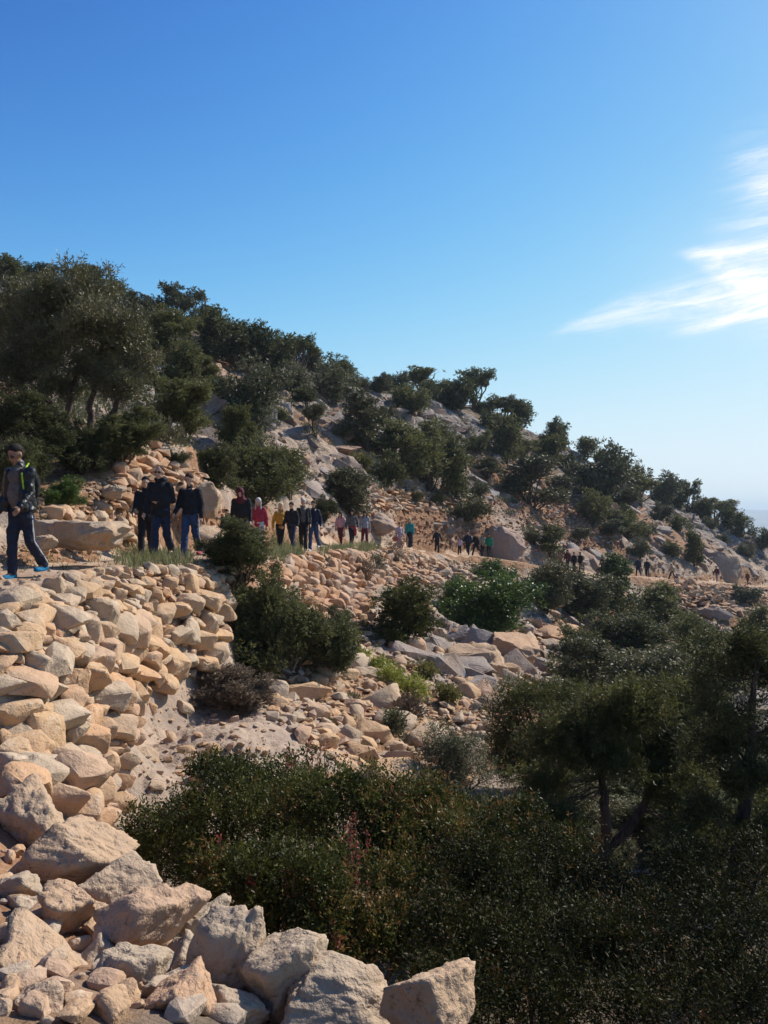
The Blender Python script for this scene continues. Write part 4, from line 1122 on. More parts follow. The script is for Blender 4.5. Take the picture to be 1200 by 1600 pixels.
 (955, 835, 40, 812, 'juniper', 'greygreen', 'ragged shrub at the foot of the dark spreading shrub'),
 (1010, 838, 36, 816, 'low', 'greygreen', 'mid-sized dull shrub beside the small brown rock dome'),
 (1060, 832, 40, 806, 'round', 'juniper', 'dark tangled shrub on the pale far slope'),
 (1050, 870, 34, 846, 'low', 'juniper', 'dark tangled shrub between the brown dome and the cleft juniper'),
 (1165, 870, 34, 850, 'low', 'olive', 'mid-sized dull shrub beside the smooth grey dome'),
 (905, 850, 34, 826, 'juniper', 'olive', 'dark tangled shrub in the red scree'),
 (835, 850, 36, 826, 'low', 'olive', 'small dense shrub at the near end of the red scree'),
 (650, 785, 30, 766, 'low', 'olive', 'ragged shrub in front of the terrace wall'),
 (420, 740, 50, 700, 'low', 'yellowgreen', 'ragged shrub between the big grey-green bush and the rock'),
 (310, 640, 50, 600, 'round', 'yellowgreen', 'dark tangled shrub over the juniper beside the rock strip'),
 (180, 470, 60, 440, 'round', 'juniper', 'ragged shrub behind the top of the olive tree'),
 (130, 440, 60, 418, 'juniper', 'juniper', 'ragged shrub peeping over the olive tree'),
 (240, 540, 60, 500, 'juniper', 'greygreen', 'mid-sized dull shrub under the grey-green skyline shrub'),
 (320, 600, 60, 556, 'juniper', 'yellowgreen', 'small dense shrub above the brown juniper among rocks'),
 # below the path
 (375, 930, 112, 816, 'juniper', 'juniper', 'dark juniper growing out of the wall top in front of the path'),
 (455, 1050, 175, 925, 'low', 'juniper', 'wide spreading juniper on the rubble below the path'),
 (420, 1020, 130, 905, 'low', 'juniper', 'low juniper between the wall-top one and the widest spreading one'),
 (510, 1050, 120, 962, 'low', 'juniper', 'outermost low branchy juniper at the end of the spreading ones'),
 (365, 1105, 140, 1045, 'low', 'dry', 'low dry purplish heath bush beside the bare slab'),
 (634, 1002, 118, 912, 'round', 'mastic', 'dark rounded mastic bush on the rubble slope'),
 (765, 1000, 150, 902, 'round', 'bright', 'bright green mastic bush above the bedrock ledge'),
 (772, 915, 66, 876, 'round', 'bright', 'small green bush touching the path edge'),
 (715, 960, 70, 905, 'round', 'bright', 'fresh green bush between the dark rounded one and the bright one'),
 (850, 955, 88, 880, 'round', 'olive', 'dull grey-brown bush under the far walkers'),
 (960, 925, 50, 868, 'juniper', 'bright', 'light-green young tree standing in front of the path'),
 (905, 975, 90, 900, 'juniper', 'olive', 'dull juniper in the hollow behind the bright mastic'),
 (955, 985, 110, 905, 'round', 'juniper', 'dark dense bush under the light-green young tree'),
 (1015, 985, 90, 915, 'juniper', 'juniper', 'dark bush against the far retaining wall'),
 (985, 1035, 120, 960, 'round', 'juniper', 'dark broad bush in the hollow, below the far wall bush'),
 (905, 1040, 80, 985, 'round', 'yellowgreen', 'yellow-green low bush beside the bedrock edge'),
 (930, 1110, 140, 1000, 'juniper', 'olive', 'brownish-grey juniper in the middle of the hollow'),
 (1010, 1110, 150, 1015, 'round', 'olive', 'broad dull bush in the hollow beside the brownish juniper'),
 (1085, 1040, 90, 965, 'round', 'juniper', 'dark bush beside the pale rock patch at the far edge of the hollow'),
 (1160, 945, 50, 915, 'low', 'greygreen', 'grey bush on the far wall near the picture edge'),
 (1190, 1010, 60, 950, 'round', 'juniper', 'dark bush at the picture edge below the far wall'),
 (1100, 1110, 120, 1030, 'juniper', 'juniper', 'dark juniper near the picture edge in the hollow'),
 (895, 0, 150, 1225, 'round', 'olive', 'dull bush directly behind the fork of the brown juniper trunk', 'shrub', 'shrub', 10.2),
 (1010, 0, 170, 1215, 'juniper', 'juniper', 'dark juniper bush between the two near juniper trunks', 'shrub', 'shrub', 11.0),
 (800, 0, 110, 1262, 'low', 'juniper', 'low dark bush under the olive-tinted juniper', 'shrub', 'shrub', 10.4),
 (1080, 0, 150, 1250, 'round', 'greygreen', 'grey-green bush behind the slanting trunk', 'shrub', 'shrub', 9.6),
 (945, 0, 100, 1300, 'low', 'greygreen', 'low grey-green bush at the foot of the forked trunk', 'shrub', 'shrub', 9.2),
 (1180, 0, 160, 1180, 'round', 'olive', 'olive-coloured bush filling the gap at the picture edge in the hollow', 'shrub', 'shrub', 12.0),
 (1000, 0, 150, 1100, 'juniper', 'yellowgreen', 'yellowish juniper rising behind the forked juniper tree', 'shrub', 'shrub', 15.0),
]
for t_ in PLANTS:
    if t_[4] == 'X': continue
    tr = t_[4] == 'tree'
    if len(t_) > 7: plant(*t_); continue
    plant(*t_, name='tree' if tr else 'shrub', cat='tree' if tr else 'shrub')

def custom(name, label, cat, loc, lobes, mat, n, k, spr, L, W, seed, r0, core=.4, red=0, gap=.6, ragged=.25, up=.4, twigs=5, gf=2.0, stems=None, bark='bark', spike=.5):
    rng = np.random.default_rng(seed)
    e = thing(name, label, cat, loc)
    V, Fc, c = foliage(rng, lobes, n, k, spr, L, W, up, core, red, gap, ragged, gf, -50, spike)
    link('crown', mesh_fast('crown', V, Fc, M[mat], False, c), e)
    if stems is None:
        V, Fc = wood(rng, lobes, r0, (0, 0, -.1), twigs)
        link('trunk', mesh_fast('trunk', V, Fc, M[bark]), e)
    else:
        for P, rads in stems:
            pts = catmull(np.array(P, float), 5); rr2 = np.interp(np.linspace(0, 1, len(pts)), np.linspace(0, 1, len(rads)), rads)
            pts = pts + fbm(pts * 5, 2, seed)[:, None] * rads[0] * .5
            V, Fc = tube(pts, rr2, 9); link('trunk', mesh_fast('trunk', V, Fc, M[bark]), e)
        Vs, Fs, nn = [], [], 0
        tips = [catmull(np.array(P, float), 5) for P, _ in stems]
        allp = np.concatenate([t[len(t) // 3:] for t in tips])
        for lb in lobes:
            for q in range(twigs):
                d = rnd_unit(rng, 1)[0]; tgt = np.array(lb[:3]) + d * np.array(lb[3:6]) * rng.uniform(.1, .9)
                src = allp[np.argmin(np.linalg.norm(allp - np.array(lb[:3]), axis=1))]
                (V, Fc), _ = limb(rng, src, tgt, stems[0][1][-1] * .6, .004, .35, 6, 5); Vs.append(V); Fs.append(Fc + nn); nn += len(V)
        link('branches' if False else 'branch', mesh_fast('branch', np.concatenate(Vs), np.concatenate(Fs), M[bark]), e)
    return e
def at(u, v, D): return np.array([(u - 600) / F * D, D, (800 - v) / F * D])
def lobes_px(lst, base):
    """lobe centres given by bearing, elevation, distance and size, relative to the foot of the plant"""
    return [tuple(at(u, v, D) - base) + (w / F * D / 2, (w + h) / F * D / 4, h / F * D / 2) for (u, v, D, w, h) in lst]

# the olive tree above the path
b = np.array([(118 - 600) / F * 19.5, 19.5, 0]); b[2] = gz(b[0], b[1])
ol = lobes_px([(60, 480, 19.5, 110, 90), (130, 470, 19.5, 130, 90), (190, 530, 19.3, 90, 90), (215, 560, 19, 70, 90), (40, 560, 19.5, 120, 110), (120, 560, 19.2, 140, 110),
               (175, 600, 19.2, 90, 90), (20, 500, 20.5, 90, 100), (90, 520, 20.5, 150, 120), (10, 600, 19.6, 80, 80), (85, 610, 19.6, 90, 60), (150, 500, 18.6, 110, 90), (205, 610, 18.8, 60, 60)], b)
st = [([b * 0 + [0, 0, -.2], at(112, 680, 19.4) - b, at(105, 640, 19.4) - b, at(125, 560, 19.4) - b], [.13, .10, .08, .03]),
      ([b * 0 + [-.1, 0, -.2], at(100, 670, 19.6) - b, at(75, 630, 19.6) - b, at(50, 560, 19.5) - b], [.12, .09, .07, .03]),
      ([b * 0 + [.3, 0, -.2], at(150, 690, 19.2) - b, at(180, 640, 19.1) - b, at(205, 580, 19) - b], [.12, .09, .07, .03]),
      ([b * 0 + [.2, .1, -.2], at(140, 660, 19.5) - b, at(150, 600, 19.5) - b, at(160, 520, 19.5) - b], [.1, .08, .06, .02])]
custom('olive_tree', 'big dark grey-green olive tree with several leaning stems above the path', 'tree', b, ol, 'olive', 10500, 12, .22, .085, .022, 11, .1, .4, 0, .75, .2, .5, 6, 1.5, st)

# the dark mastic shrub in the foreground
b = np.array([-1.2, 6.9, 0]); b[2] = gz(b[0], b[1])
ml = lobes_px([(285, 1290, 7.2, 120, 110), (355, 1250, 7.4, 150, 110), (440, 1225, 7.4, 160, 110), (260, 1335, 6.8, 130, 120), (350, 1300, 6.6, 180, 170), (450, 1280, 6.8, 160, 160), (220, 1320, 7.0, 70, 90), (310, 1370, 6.2, 130, 90)], b)
custom('mastic_shrub', 'broad dark-green mastic shrub beside the bare slab, behind the foreground boulders', 'shrub', b, ml, 'mastic', 4600, 13, .12, .034, .013, 21, .03, .5, .30, .9, .16, .7, 6, 1.5)
b = np.array([-.3, 5.7, 0]); b[2] = gz(b[0], b[1])
ml = lobes_px([(520, 1250, 6.2, 150, 130), (600, 1260, 6.2, 150, 120), (690, 1300, 6.2, 160, 120), (540, 1340, 5.8, 200, 170), (640, 1370, 5.6, 190, 170), (720, 1400, 5.6, 150, 150)], b)
custom('mastic_shrub', 'mastic shrub with coppery young leaves in the middle of the foreground thicket', 'shrub', b, ml, 'mastic', 4400, 13, .12, .032, .012, 22, .03, .5, .85, .9, .2, .9, 6, 1.5)
b = np.array([-.75, 4.7, 0]); b[2] = gz(b[0], b[1])
ml = lobes_px([(390, 1400, 4.9, 120, 130), (440, 1430, 4.7, 150, 150), (530, 1440, 4.7, 160, 160), (600, 1480, 4.6, 150, 150), (500, 1500, 4.5, 130, 120), (360, 1370, 5.1, 90, 100)], b)
custom('mastic_shrub', 'mastic shrub with red shoot tips right behind the round hollow-faced boulder', 'shrub', b, ml, 'mastic', 3800, 13, .11, .030, .011, 23, .02, .5, 1.0, .7, .25, .9, 6, 2.0)
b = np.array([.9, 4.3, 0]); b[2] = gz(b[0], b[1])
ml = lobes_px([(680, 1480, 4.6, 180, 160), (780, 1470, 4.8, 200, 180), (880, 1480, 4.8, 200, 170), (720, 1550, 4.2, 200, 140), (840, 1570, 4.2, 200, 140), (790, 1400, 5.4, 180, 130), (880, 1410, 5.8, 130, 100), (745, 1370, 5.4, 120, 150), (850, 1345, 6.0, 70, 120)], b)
custom('mastic_shrub', 'shaded blackish mastic shrub behind the cream lumpy boulder', 'shrub', b, ml, 'shademastic', 5200, 12, .13, .026, .010, 24, .03, .6, .5, .9, .2, .6, 6, 1.5)
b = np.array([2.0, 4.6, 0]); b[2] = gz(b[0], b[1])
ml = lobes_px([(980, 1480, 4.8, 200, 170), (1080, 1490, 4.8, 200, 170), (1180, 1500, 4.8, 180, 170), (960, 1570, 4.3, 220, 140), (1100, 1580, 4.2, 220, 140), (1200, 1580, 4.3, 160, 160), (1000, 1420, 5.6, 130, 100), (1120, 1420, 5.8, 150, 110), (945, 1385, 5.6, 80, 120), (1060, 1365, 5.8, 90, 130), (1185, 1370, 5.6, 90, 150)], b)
custom('mastic_shrub', 'shaded glossy mastic shrub under the near junipers in the lower corner', 'shrub', b, ml, 'shademastic', 5200, 12, .13, .025, .009, 25, .03, .6, .3, .9, .2, .6, 6, 1.5)

# the near junipers in the hollow
b = np.array([(925 - 600) / F * 8.8, 8.8, 0]); b[2] = gz(b[0], b[1])
jl = lobes_px([(880, 1150, 8.8, 110, 90), (960, 1110, 8.8, 120, 90), (1020, 1120, 8.8, 120, 90), (930, 1190, 8.6, 130, 80), (1010, 1190, 8.9, 130, 90), (1060, 1170, 8.9, 90, 100), (860, 1230, 8.9, 90, 60),
               (1060, 1240, 8.6, 120, 70), (1080, 1100, 9.2, 100, 80), (870, 1280, 8.2, 80, 36), (1075, 1300, 8.6, 90, 50)], b)
st = [([b * 0 + [0, 0, -.2], at(942, 1340, 8.8) - b, at(950, 1280, 8.8) - b, at(945, 1230, 8.8) - b, at(930, 1150, 8.8) - b], [.085, .07, .055, .045, .015]),
      ([at(945, 1330, 8.8) - b, at(985, 1290, 8.8) - b, at(1015, 1240, 8.8) - b, at(1045, 1160, 8.8) - b], [.06, .05, .04, .015])]
custom('juniper_tree', 'near juniper tree with a forked brown trunk standing in the hollow', 'tree', b, jl, 'yellowgreen', 7600, 14, .13, .050, .010, 31, .05, .25, .04, .30, .25, .35, 7, 3.0, st)
b = np.array([(1125 - 600) / F * 6.6, 6.6, 0]); b[2] = gz(b[0], b[1])
jl = lobes_px([(1110, 1040, 6.8, 110, 90), (1170, 1020, 6.8, 120, 80), (1230, 1060, 6.8, 120, 110), (1150, 1110, 6.6, 130, 90), (1210, 1150, 6.6, 130, 100), (1100, 1170, 6.8, 90, 90), (1180, 1230, 6.5, 120, 90),
               (1230, 1300, 6.4, 120, 120), (1110, 1280, 6.6, 80, 70), (1170, 1340, 6.3, 110, 80), (1060, 1350, 6.6, 90, 60)], b)
st = [([b * 0 + [0, 0, -.2], at(1130, 1430, 6.6) - b, at(1150, 1350, 6.6) - b, at(1165, 1240, 6.6) - b, at(1175, 1130, 6.6) - b, at(1180, 1040, 6.6) - b], [.085, .07, .06, .05, .035, .012])]
custom('juniper_tree', 'nearest juniper tree with a dark slanting trunk at the edge of the picture', 'tree', b, jl, 'juniper', 7600, 14, .11, .042, .009, 32, .05, .2, .04, .28, .25, .35, 7, 3.5, st)
b = np.array([(850 - 600) / F * 12, 12, 0]); b[2] = gz(b[0], b[1])
jl = lobes_px([(820, 1100, 12, 110, 70), (870, 1090, 12, 90, 70), (790, 1140, 12, 80, 80), (850, 1160, 12, 120, 90), (900, 1140, 12, 70, 80), (810, 1200, 12, 100, 70), (870, 1210, 12, 90, 60), (780, 1185, 12, 50, 50)], b)
custom('juniper_tree', 'olive-tinted juniper with a rounded crown at the edge of the rubble slope', 'tree', b, jl, 'yellowgreen', 4000, 12, .16, .055, .011, 33, .06, .35, .04, .55, .22, .35, 6, 2.0)
b = np.array([(715 - 600) / F * 11, 11, 0]); b[2] = gz(b[0], b[1])
jl = lobes_px([(680, 1180, 11, 70, 70), (720, 1170, 11, 70, 60), (700, 1230, 10.8, 90, 60), (750, 1220, 10.8, 60, 70), (660, 1210, 11, 40, 50), (740, 1270, 10.6, 80, 40)], b)
custom('juniper_tree', 'thin bluish open juniper behind the coppery mastic shrub', 'tree', b, jl, 'greygreen', 1700, 12, .15, .050, .010, 34, .03, .1, .03, .35, .25, .3, 6, 3.0)
b = np.array([(1180 - 600) / F * 14, 14, 0]); b[2] = gz(b[0], b[1])
jl = lobes_px([(1050, 1130, 15, 100, 80), (1130, 1150, 14, 120, 100), (1190, 1200, 14, 130, 100), (1080, 1210, 14, 100, 80), (980, 1180, 15, 90, 70), (1140, 1260, 13, 120, 80), (960, 1230, 14, 80, 50)], b)
custom('juniper_tree', 'hazy juniper behind the nearest two, filling the back of the hollow', 'tree', b, jl, 'olive', 5600, 11, .18, .060, .013, 35, .05, .4, .03, .6, .25, .35, 5, 2.0)

b = np.array([1.7, 7.4, 0]); b[2] = gz(b[0], b[1])
ml = lobes_px([(740, 1330, 7.4, 160, 110), (840, 1345, 7.2, 170, 110), (880, 1352, 7.8, 90, 56), (790, 1290, 7.8, 110, 80), (700, 1290, 7.6, 110, 90), (1000, 1415, 6.8, 130, 60)], b)
custom('mastic_shrub', 'mastic shrub in front of the forked brown juniper trunk', 'shrub', b, ml, 'mastic', 3600, 12, .13, .036, .014, 26, .03, .5, .45, .8, .25, .7, 6, 1.5)
b = np.array([(1120 - 600) / F * 8.6, 8.6, 0]); b[2] = gz(b[0], b[1])
ml = lobes_px([(1080, 1375, 8.6, 100, 70), (1150, 1330, 8.8, 150, 110), (1220, 1310, 8.8, 120, 120), (1090, 1280, 9.4, 100, 60), (1190, 1400, 7.6, 150, 90)], b)
custom('mastic_shrub', 'olive-tinted shrub behind the slanting trunk of the nearest juniper', 'shrub', b, ml, 'yellowgreen', 2800, 11, .14, .040, .015, 27, .03, .5, .35, .6, .25, .7, 6, 1.5)
b = np.array([(780 - 600) / F * 9.6, 9.6, 0]); b[2] = gz(b[0], b[1])
ml = lobes_px([(740, 1290, 9.8, 100, 60), (800, 1280, 9.6, 90, 50), (860, 1300, 9.4, 100, 50), (690, 1270, 9.8, 80, 60)], b)
custom('shrub', 'small dark juniper scrub at the foot of the thin bluish juniper', 'shrub', b, ml, 'juniper', 1500, 11, .13, .045, .010, 28, .02, .4, .05, .5, .25, .5, 5, 2.0)

def shoots(u, v, D, w, h, n, label, seed):
    b = at(u, v + h / 2, D); rng = np.random.default_rng(seed); e = thing('mastic_shoot', label, 'plant', b, 0, 'red shoots of the foreground mastic'); Cs, As, Vs, Fs, nn = [], [], [], [], 0
    for q in range(n):
        x = rng.normal() * w / F * D * .25; y = rng.normal() * .06; H_ = h / F * D * rng.uniform(.6, 1.1)
        (V, Fc), P = limb(rng, (x, y, -.05), (x + rng.normal() * .02, y + rng.normal() * .02, H_), .004, .0015, .1, 7, 4); Vs.append(V); Fs.append(Fc + nn); nn += len(V)
        t = rng.random(42); c = np.array([x, y, 0]) + np.array([[0, 0, 1]]) * (t * H_)[:, None] + rng.normal(size=(42, 3)) * .005
        d = rnd_unit(rng, 42) * [1, 1, .4] + [0, 0, .5]; Cs.append(c); As.append(d / np.linalg.norm(d, axis=1)[:, None])
    C = np.concatenate(Cs); A_ = np.concatenate(As); m = len(C); V, Fc = quads_from_leaves(C, A_, rng.uniform(.018, .034, m), rng.uniform(.007, .012, m), rng)
    col = np.stack([rng.random(m), rng.uniform(.5, 1, m), np.zeros(m)], 1)
    link('leaves', mesh_fast('leaves', V, Fc, M['redshoot'], False, np.repeat(col, 4, 0)), e); link('stem', mesh_fast('stem', np.concatenate(Vs), np.concatenate(Fs), M['bark']), e)
M['redshoot'] = leaf_material('red_young_leaves', (0.10, 0.06, 0.03), (0.22, 0.11, 0.05), (0.36, 0.07, 0.06), 0.5, 0.4)
shoots(385, 1385, 4.75, 44, 90, 5, 'reddest young mastic shoots above the round hollow-faced boulder', 1)
shoots(450, 1390, 4.7, 30, 80, 3, 'rusty mastic shoots next to the reddest ones', 2)
shoots(545, 1330, 5.2, 60, 110, 6, 'tall coppery mastic shoots in the middle of the foreground thicket', 3)
shoots(350, 1345, 5.3, 40, 70, 4, 'short coppery shoots at the near edge of the broad mastic', 4)
shoots(620, 1270, 5.9, 70, 80, 6, 'brownish shoots along the top of the coppery mastic', 5)
shoots(470, 1185, 7.0, 110, 50, 7, 'pinkish shoots along the top of the broad mastic', 6)
shoots(520, 1480, 4.4, 50, 90, 4, 'dull red shoots above the cream boulder', 7)

# yellow spurge and small weeds among the rubble
def leafy(u, v, w, h, mat, label, seed, n=70, name='small_plant', cat='plant', L=.09, W=.025):
    P = hit(u, v)
    if P is None: return
    D = P[1]; s_ = w / F * D / 2; hh = h / F * D
    rng = np.random.default_rng(seed)
    o = thing(name, label, cat, P, 0, 'small plants among the stones')
    V, Fc, c = foliage(rng, [(0, 0, hh * .35, s_, s_, hh * .6)], n * 3, 7, hh * .5, L, W, .9, .4, .1, 0, .3, 3, -.02)
    link('leaves', mesh_fast('foliage', V, Fc, M[mat], False, c), o)
    Vs, Fs, nn = [], [], 0
    for q in range(12):
        (V, Fc), _ = limb(rng, (0, 0, -.02), (rng.normal() * s_ * .5, rng.normal() * s_ * .5, hh * rng.uniform(.5, 1)), .008, .003, .2, 5, 4); Vs.append(V); Fs.append(Fc + nn); nn += len(V)
    link('stem', mesh_fast('stem', np.concatenate(Vs), np.concatenate(Fs), M['dry']), o)
for i, (u, v, w, h, m_, lab) in enumerate([
    (612, 1075, 36, 32, 'euphorbia', 'yellow-green spurge beside the pale wedge of rock'),
    (648, 1095, 44, 36, 'euphorbia', 'widest clump of yellow-green spurge on the rubble slope'),
    (590, 1050, 30, 22, 'euphorbia', 'yellow spurge at the foot of the spreading juniper'),
    (668, 1060, 30, 24, 'yellowgreen', 'dull green weed between grey ledges of bedrock'),
    (640, 1132, 46, 34, 'dry', 'dry brown bush among the lowest rubble'),
    (700, 1100, 30, 26, 'yellowgreen', 'small green weed below the bedrock ledge'),
    (615, 1150, 30, 30, 'greygreen', 'grey-leaved weed among blocks above the mastic thicket'),
    (558, 1035, 26, 20, 'euphorbia', 'small yellow spurge under the branches of the spreading juniper'),
    (900, 1025, 44, 34, 'yellowgreen', 'bright weed at the edge of the bedrock by the hollow'),
    (572, 915, 26, 36, 'dry', 'tall dry grass-like tuft leaning against the collapsed wall'),
    (622, 885, 26, 44, 'dry', 'tall dry grey tuft on the wall top beside the path'),
    (588, 895, 20, 26, 'greygreen', 'grey weed between the two dry tufts'),
]): leafy(u, v, w, h, m_, lab, 500 + i)

# grass on the verges
def grass(polys, n, h0, h1, seed):
    rng = np.random.default_rng(seed); pts = []
    while len(pts) < n:
        poly = polys[int(rng.integers(len(polys)))]
        us = [p[0] for p in poly]; vs = [p[1] for p in poly]; u = rng.uniform(min(us), max(us)); v = rng.uniform(min(vs), max(vs))
        if in_poly(u, v, poly):
            P = hit(u, v)
            if P is not None: pts.append(P)
    P = np.repeat(np.array(pts), 12, 0); m = len(P); P = P + rng.normal(size=(m, 3)) * [.10, .10, 0]
    P[:, 2] = height(P[:, 0], P[:, 1]) - .01
    ax = rng.normal(size=(m, 3)) * [.35, .35, .1] + [0, 0, 1]; ax /= np.linalg.norm(ax, axis=1)[:, None]
    V, Fc = quads_from_leaves(P, ax, rng.uniform(h0, h1, m), P[:, 1] * .0007 + .006, rng)
    v = np.clip(rng.normal(.5, .25, m), 0, 1); c = np.stack([v, (rng.random(m) < .25) * rng.random(m), v * 0], 1)
    o = link('grass', mesh_fast('grass', V, Fc, M['grass'], False, np.repeat(c, 4, 0))); o['kind'] = 'stuff'
grass([[(180, 868), (290, 862), (300, 884), (190, 890)], [(425, 845), (475, 850), (470, 880), (425, 880)], [(500, 858), (590, 850), (600, 868), (500, 872)]], 420, .10, .34, 1)
grass([[(0, 770), (340, 770), (340, 900), (0, 900)], [(560, 800), (1200, 850), (1200, 960), (560, 900)], [(440, 1020), (860, 1020), (800, 1150), (560, 1200)]], 260, .05, .16, 2)

# bare branches low in the hollow
for i, (pts, lab) in enumerate([
    ([(1040, 1400, 5.6), (1075, 1425, 5.5), (1100, 1452, 5.4)], 'bleached dead branch slanting through the dark shrub in the lower corner'),
    ([(970, 1365, 6.0), (1010, 1362, 6.0), (1045, 1375, 5.9)], 'thin bleached twig curving beneath the forked trunk'),
    ([(1085, 1440, 5.4), (1112, 1450, 5.4), (1120, 1430, 5.4)], 'short hooked bleached twig near the slanting trunk'),
]):
    P = np.array([at(*p) for p in pts]); c = P.mean(0)
    pts_ = catmull(P - c, 6); V, Fc = tube(pts_, np.linspace(.009, .003, len(pts_)), 6)
    thing('dead_branch', lab, 'branch', c, data=mesh_fast('dead_branch', V, Fc, M['dead']))
#@@PART4
# low scrub scattered over the slopes, too small and too many to count
def scrub(seed, specs):
    rng = np.random.default_rng(seed); Vs, Fs, Cs = [], [], []; n = 0
    for poly, cnt, h0, h1, dr in specs:
        us = [p[0] for p in poly]; vs = [p[1] for p in poly]; k = 0
        for tries in range(cnt * 3):
            if k >= cnt: break
            u = rng.uniform(min(us), max(us)); v = rng.uniform(min(vs), max(vs))
            if not in_poly(u, v, poly): continue
            P = hit(u, v)
            if P is None or not dr[0] < P[1] < dr[1] or path_dist(P[:1], P[1:2])[0][0] < 1.5: continue
            k += 1; h = h0 + (h1 - h0) * rng.random() ** 2; m = int(110 if P[1] > 40 else 170)
            d = rnd_unit(rng, m); d[:, 2] = np.abs(d[:, 2])
            C = P + d * np.array([h * .8, h * .8, h * .6]) * (rng.random((m, 1)) ** .4) * (1 + .5 * fbm(d * 2 + k, 2, 3)[:, None])
            ax = d + [0, 0, .6] + rng.normal(size=(m, 3)) * .4; ax /= np.linalg.norm(ax, axis=1)[:, None]
            s_ = h * .22
            V, Fc = quads_from_leaves(C, ax, s_ * rng.uniform(.6, 1.4, m), s_ * .42 * rng.uniform(.6, 1.4, m), rng)
            t = rng.random(); col = np.stack([np.clip(rng.normal(.3 + .5 * t, .2, m), 0, 1), np.full(m, (rng.random() < .3) * .6), np.zeros(m)], 1)
            Vs.append(V); Fs.append(Fc + n); Cs.append(np.repeat(col, 4, 0)); n += len(V)
    o = link('scrub', mesh_fast('scrub', np.concatenate(Vs), np.concatenate(Fs), M['greygreen'], False, np.concatenate(Cs))); o['kind'] = 'stuff'
scrub(3, [([(0, 410), (300, 490), (600, 600), (900, 695), (1190, 830), (1190, 900), (900, 850), (600, 780), (250, 700), (0, 700)], 520, .25, .9, (20, 150)),
          ([(850, 900), (1200, 930), (1200, 1250), (900, 1250), (860, 1000)], 170, .25, .8, (10, 110)),
          ([(430, 880), (850, 900), (850, 1060), (700, 1200), (440, 1100)], 60, .1, .3, (8, 60))])

# ------------------------------------------------------------------ people
def cloth_material(name, col, rough=0.85, spec=0.2, bump=0.3):
    m, t, out = new_mat(name)
    tcn = t.nodes.new('ShaderNodeTexCoord'); n = noise(t, tcn.outputs['Object'], 14, 3, 0.6); n2 = noise(t, tcn.outputs['Object'], 90, 2, 0.5)
    dk = tuple(c * 0.7 for c in col)
    c = mixrgb(t, n.ramp(0.35, 0.65), dk, col)
    b = t.nodes.new('ShaderNodeBump'); b.inputs['Strength'].default_value = bump; b.inputs['Distance'].default_value = 0.03
    t.links.new((n + n2 * .15).s, b.inputs['Height'])
    p = t.nodes.new('ShaderNodeBsdfPrincipled'); p.inputs['Roughness'].default_value = rough; p.inputs['Specular IOR Level'].default_value = spec
    t.links.new(c, p.inputs['Base Color']); t.links.new(b.outputs[0], p.inputs['Normal']); t.links.new(p.outputs[0], out.inputs[0])
    return m
PAL = {'black': (.018, .018, .022), 'navy': (.020, .026, .05), 'jeans': (.045, .075, .16), 'darkjeans': (.025, .035, .07), 'grey': (.12, .11, .105), 'lightgrey': (.32, .32, .34), 'maroon': (.11, .022, .035),
       'red': (.40, .04, .07), 'mustard': (.52, .26, .035), 'pink': (.55, .30, .33), 'palepink': (.55, .42, .48), 'teal': (.03, .26, .26), 'green': (.015, .22, .12), 'white': (.65, .63, .60), 'brown': (.11, .06, .04),
       'tan': (.32, .19, .12), 'skin': (.58, .35, .24), 'skindark': (.32, .17, .11), 'hair': (.018, .013, .011), 'brownhair': (.07, .035, .02), 'blond': (.60, .48, .28), 'greyhair': (.55, .53, .50),
       'shoeblue': (.01, .18, .36), 'shoepink': (.50, .10, .14), 'shoe': (.03, .028, .027), 'whiteshoe': (.6, .6, .6), 'lime': (.35, .62, .04), 'glass': (.01, .01, .012), 'beige': (.42, .34, .25), 'sole': (.5, .5, .48)}
CM = {}
def cm(k):
    if k not in CM: CM[k] = cloth_material('cloth_' + k if 'skin' not in k else k, PAL[k], .45 if k == 'glass' else (.55 if 'skin' in k else .85), .5 if k == 'glass' else .25, .08 if 'skin' in k else .35)
    return CM[k]
CM['leather'] = cloth_material('black_leather', (.010, .011, .014), .38, .4, .8)

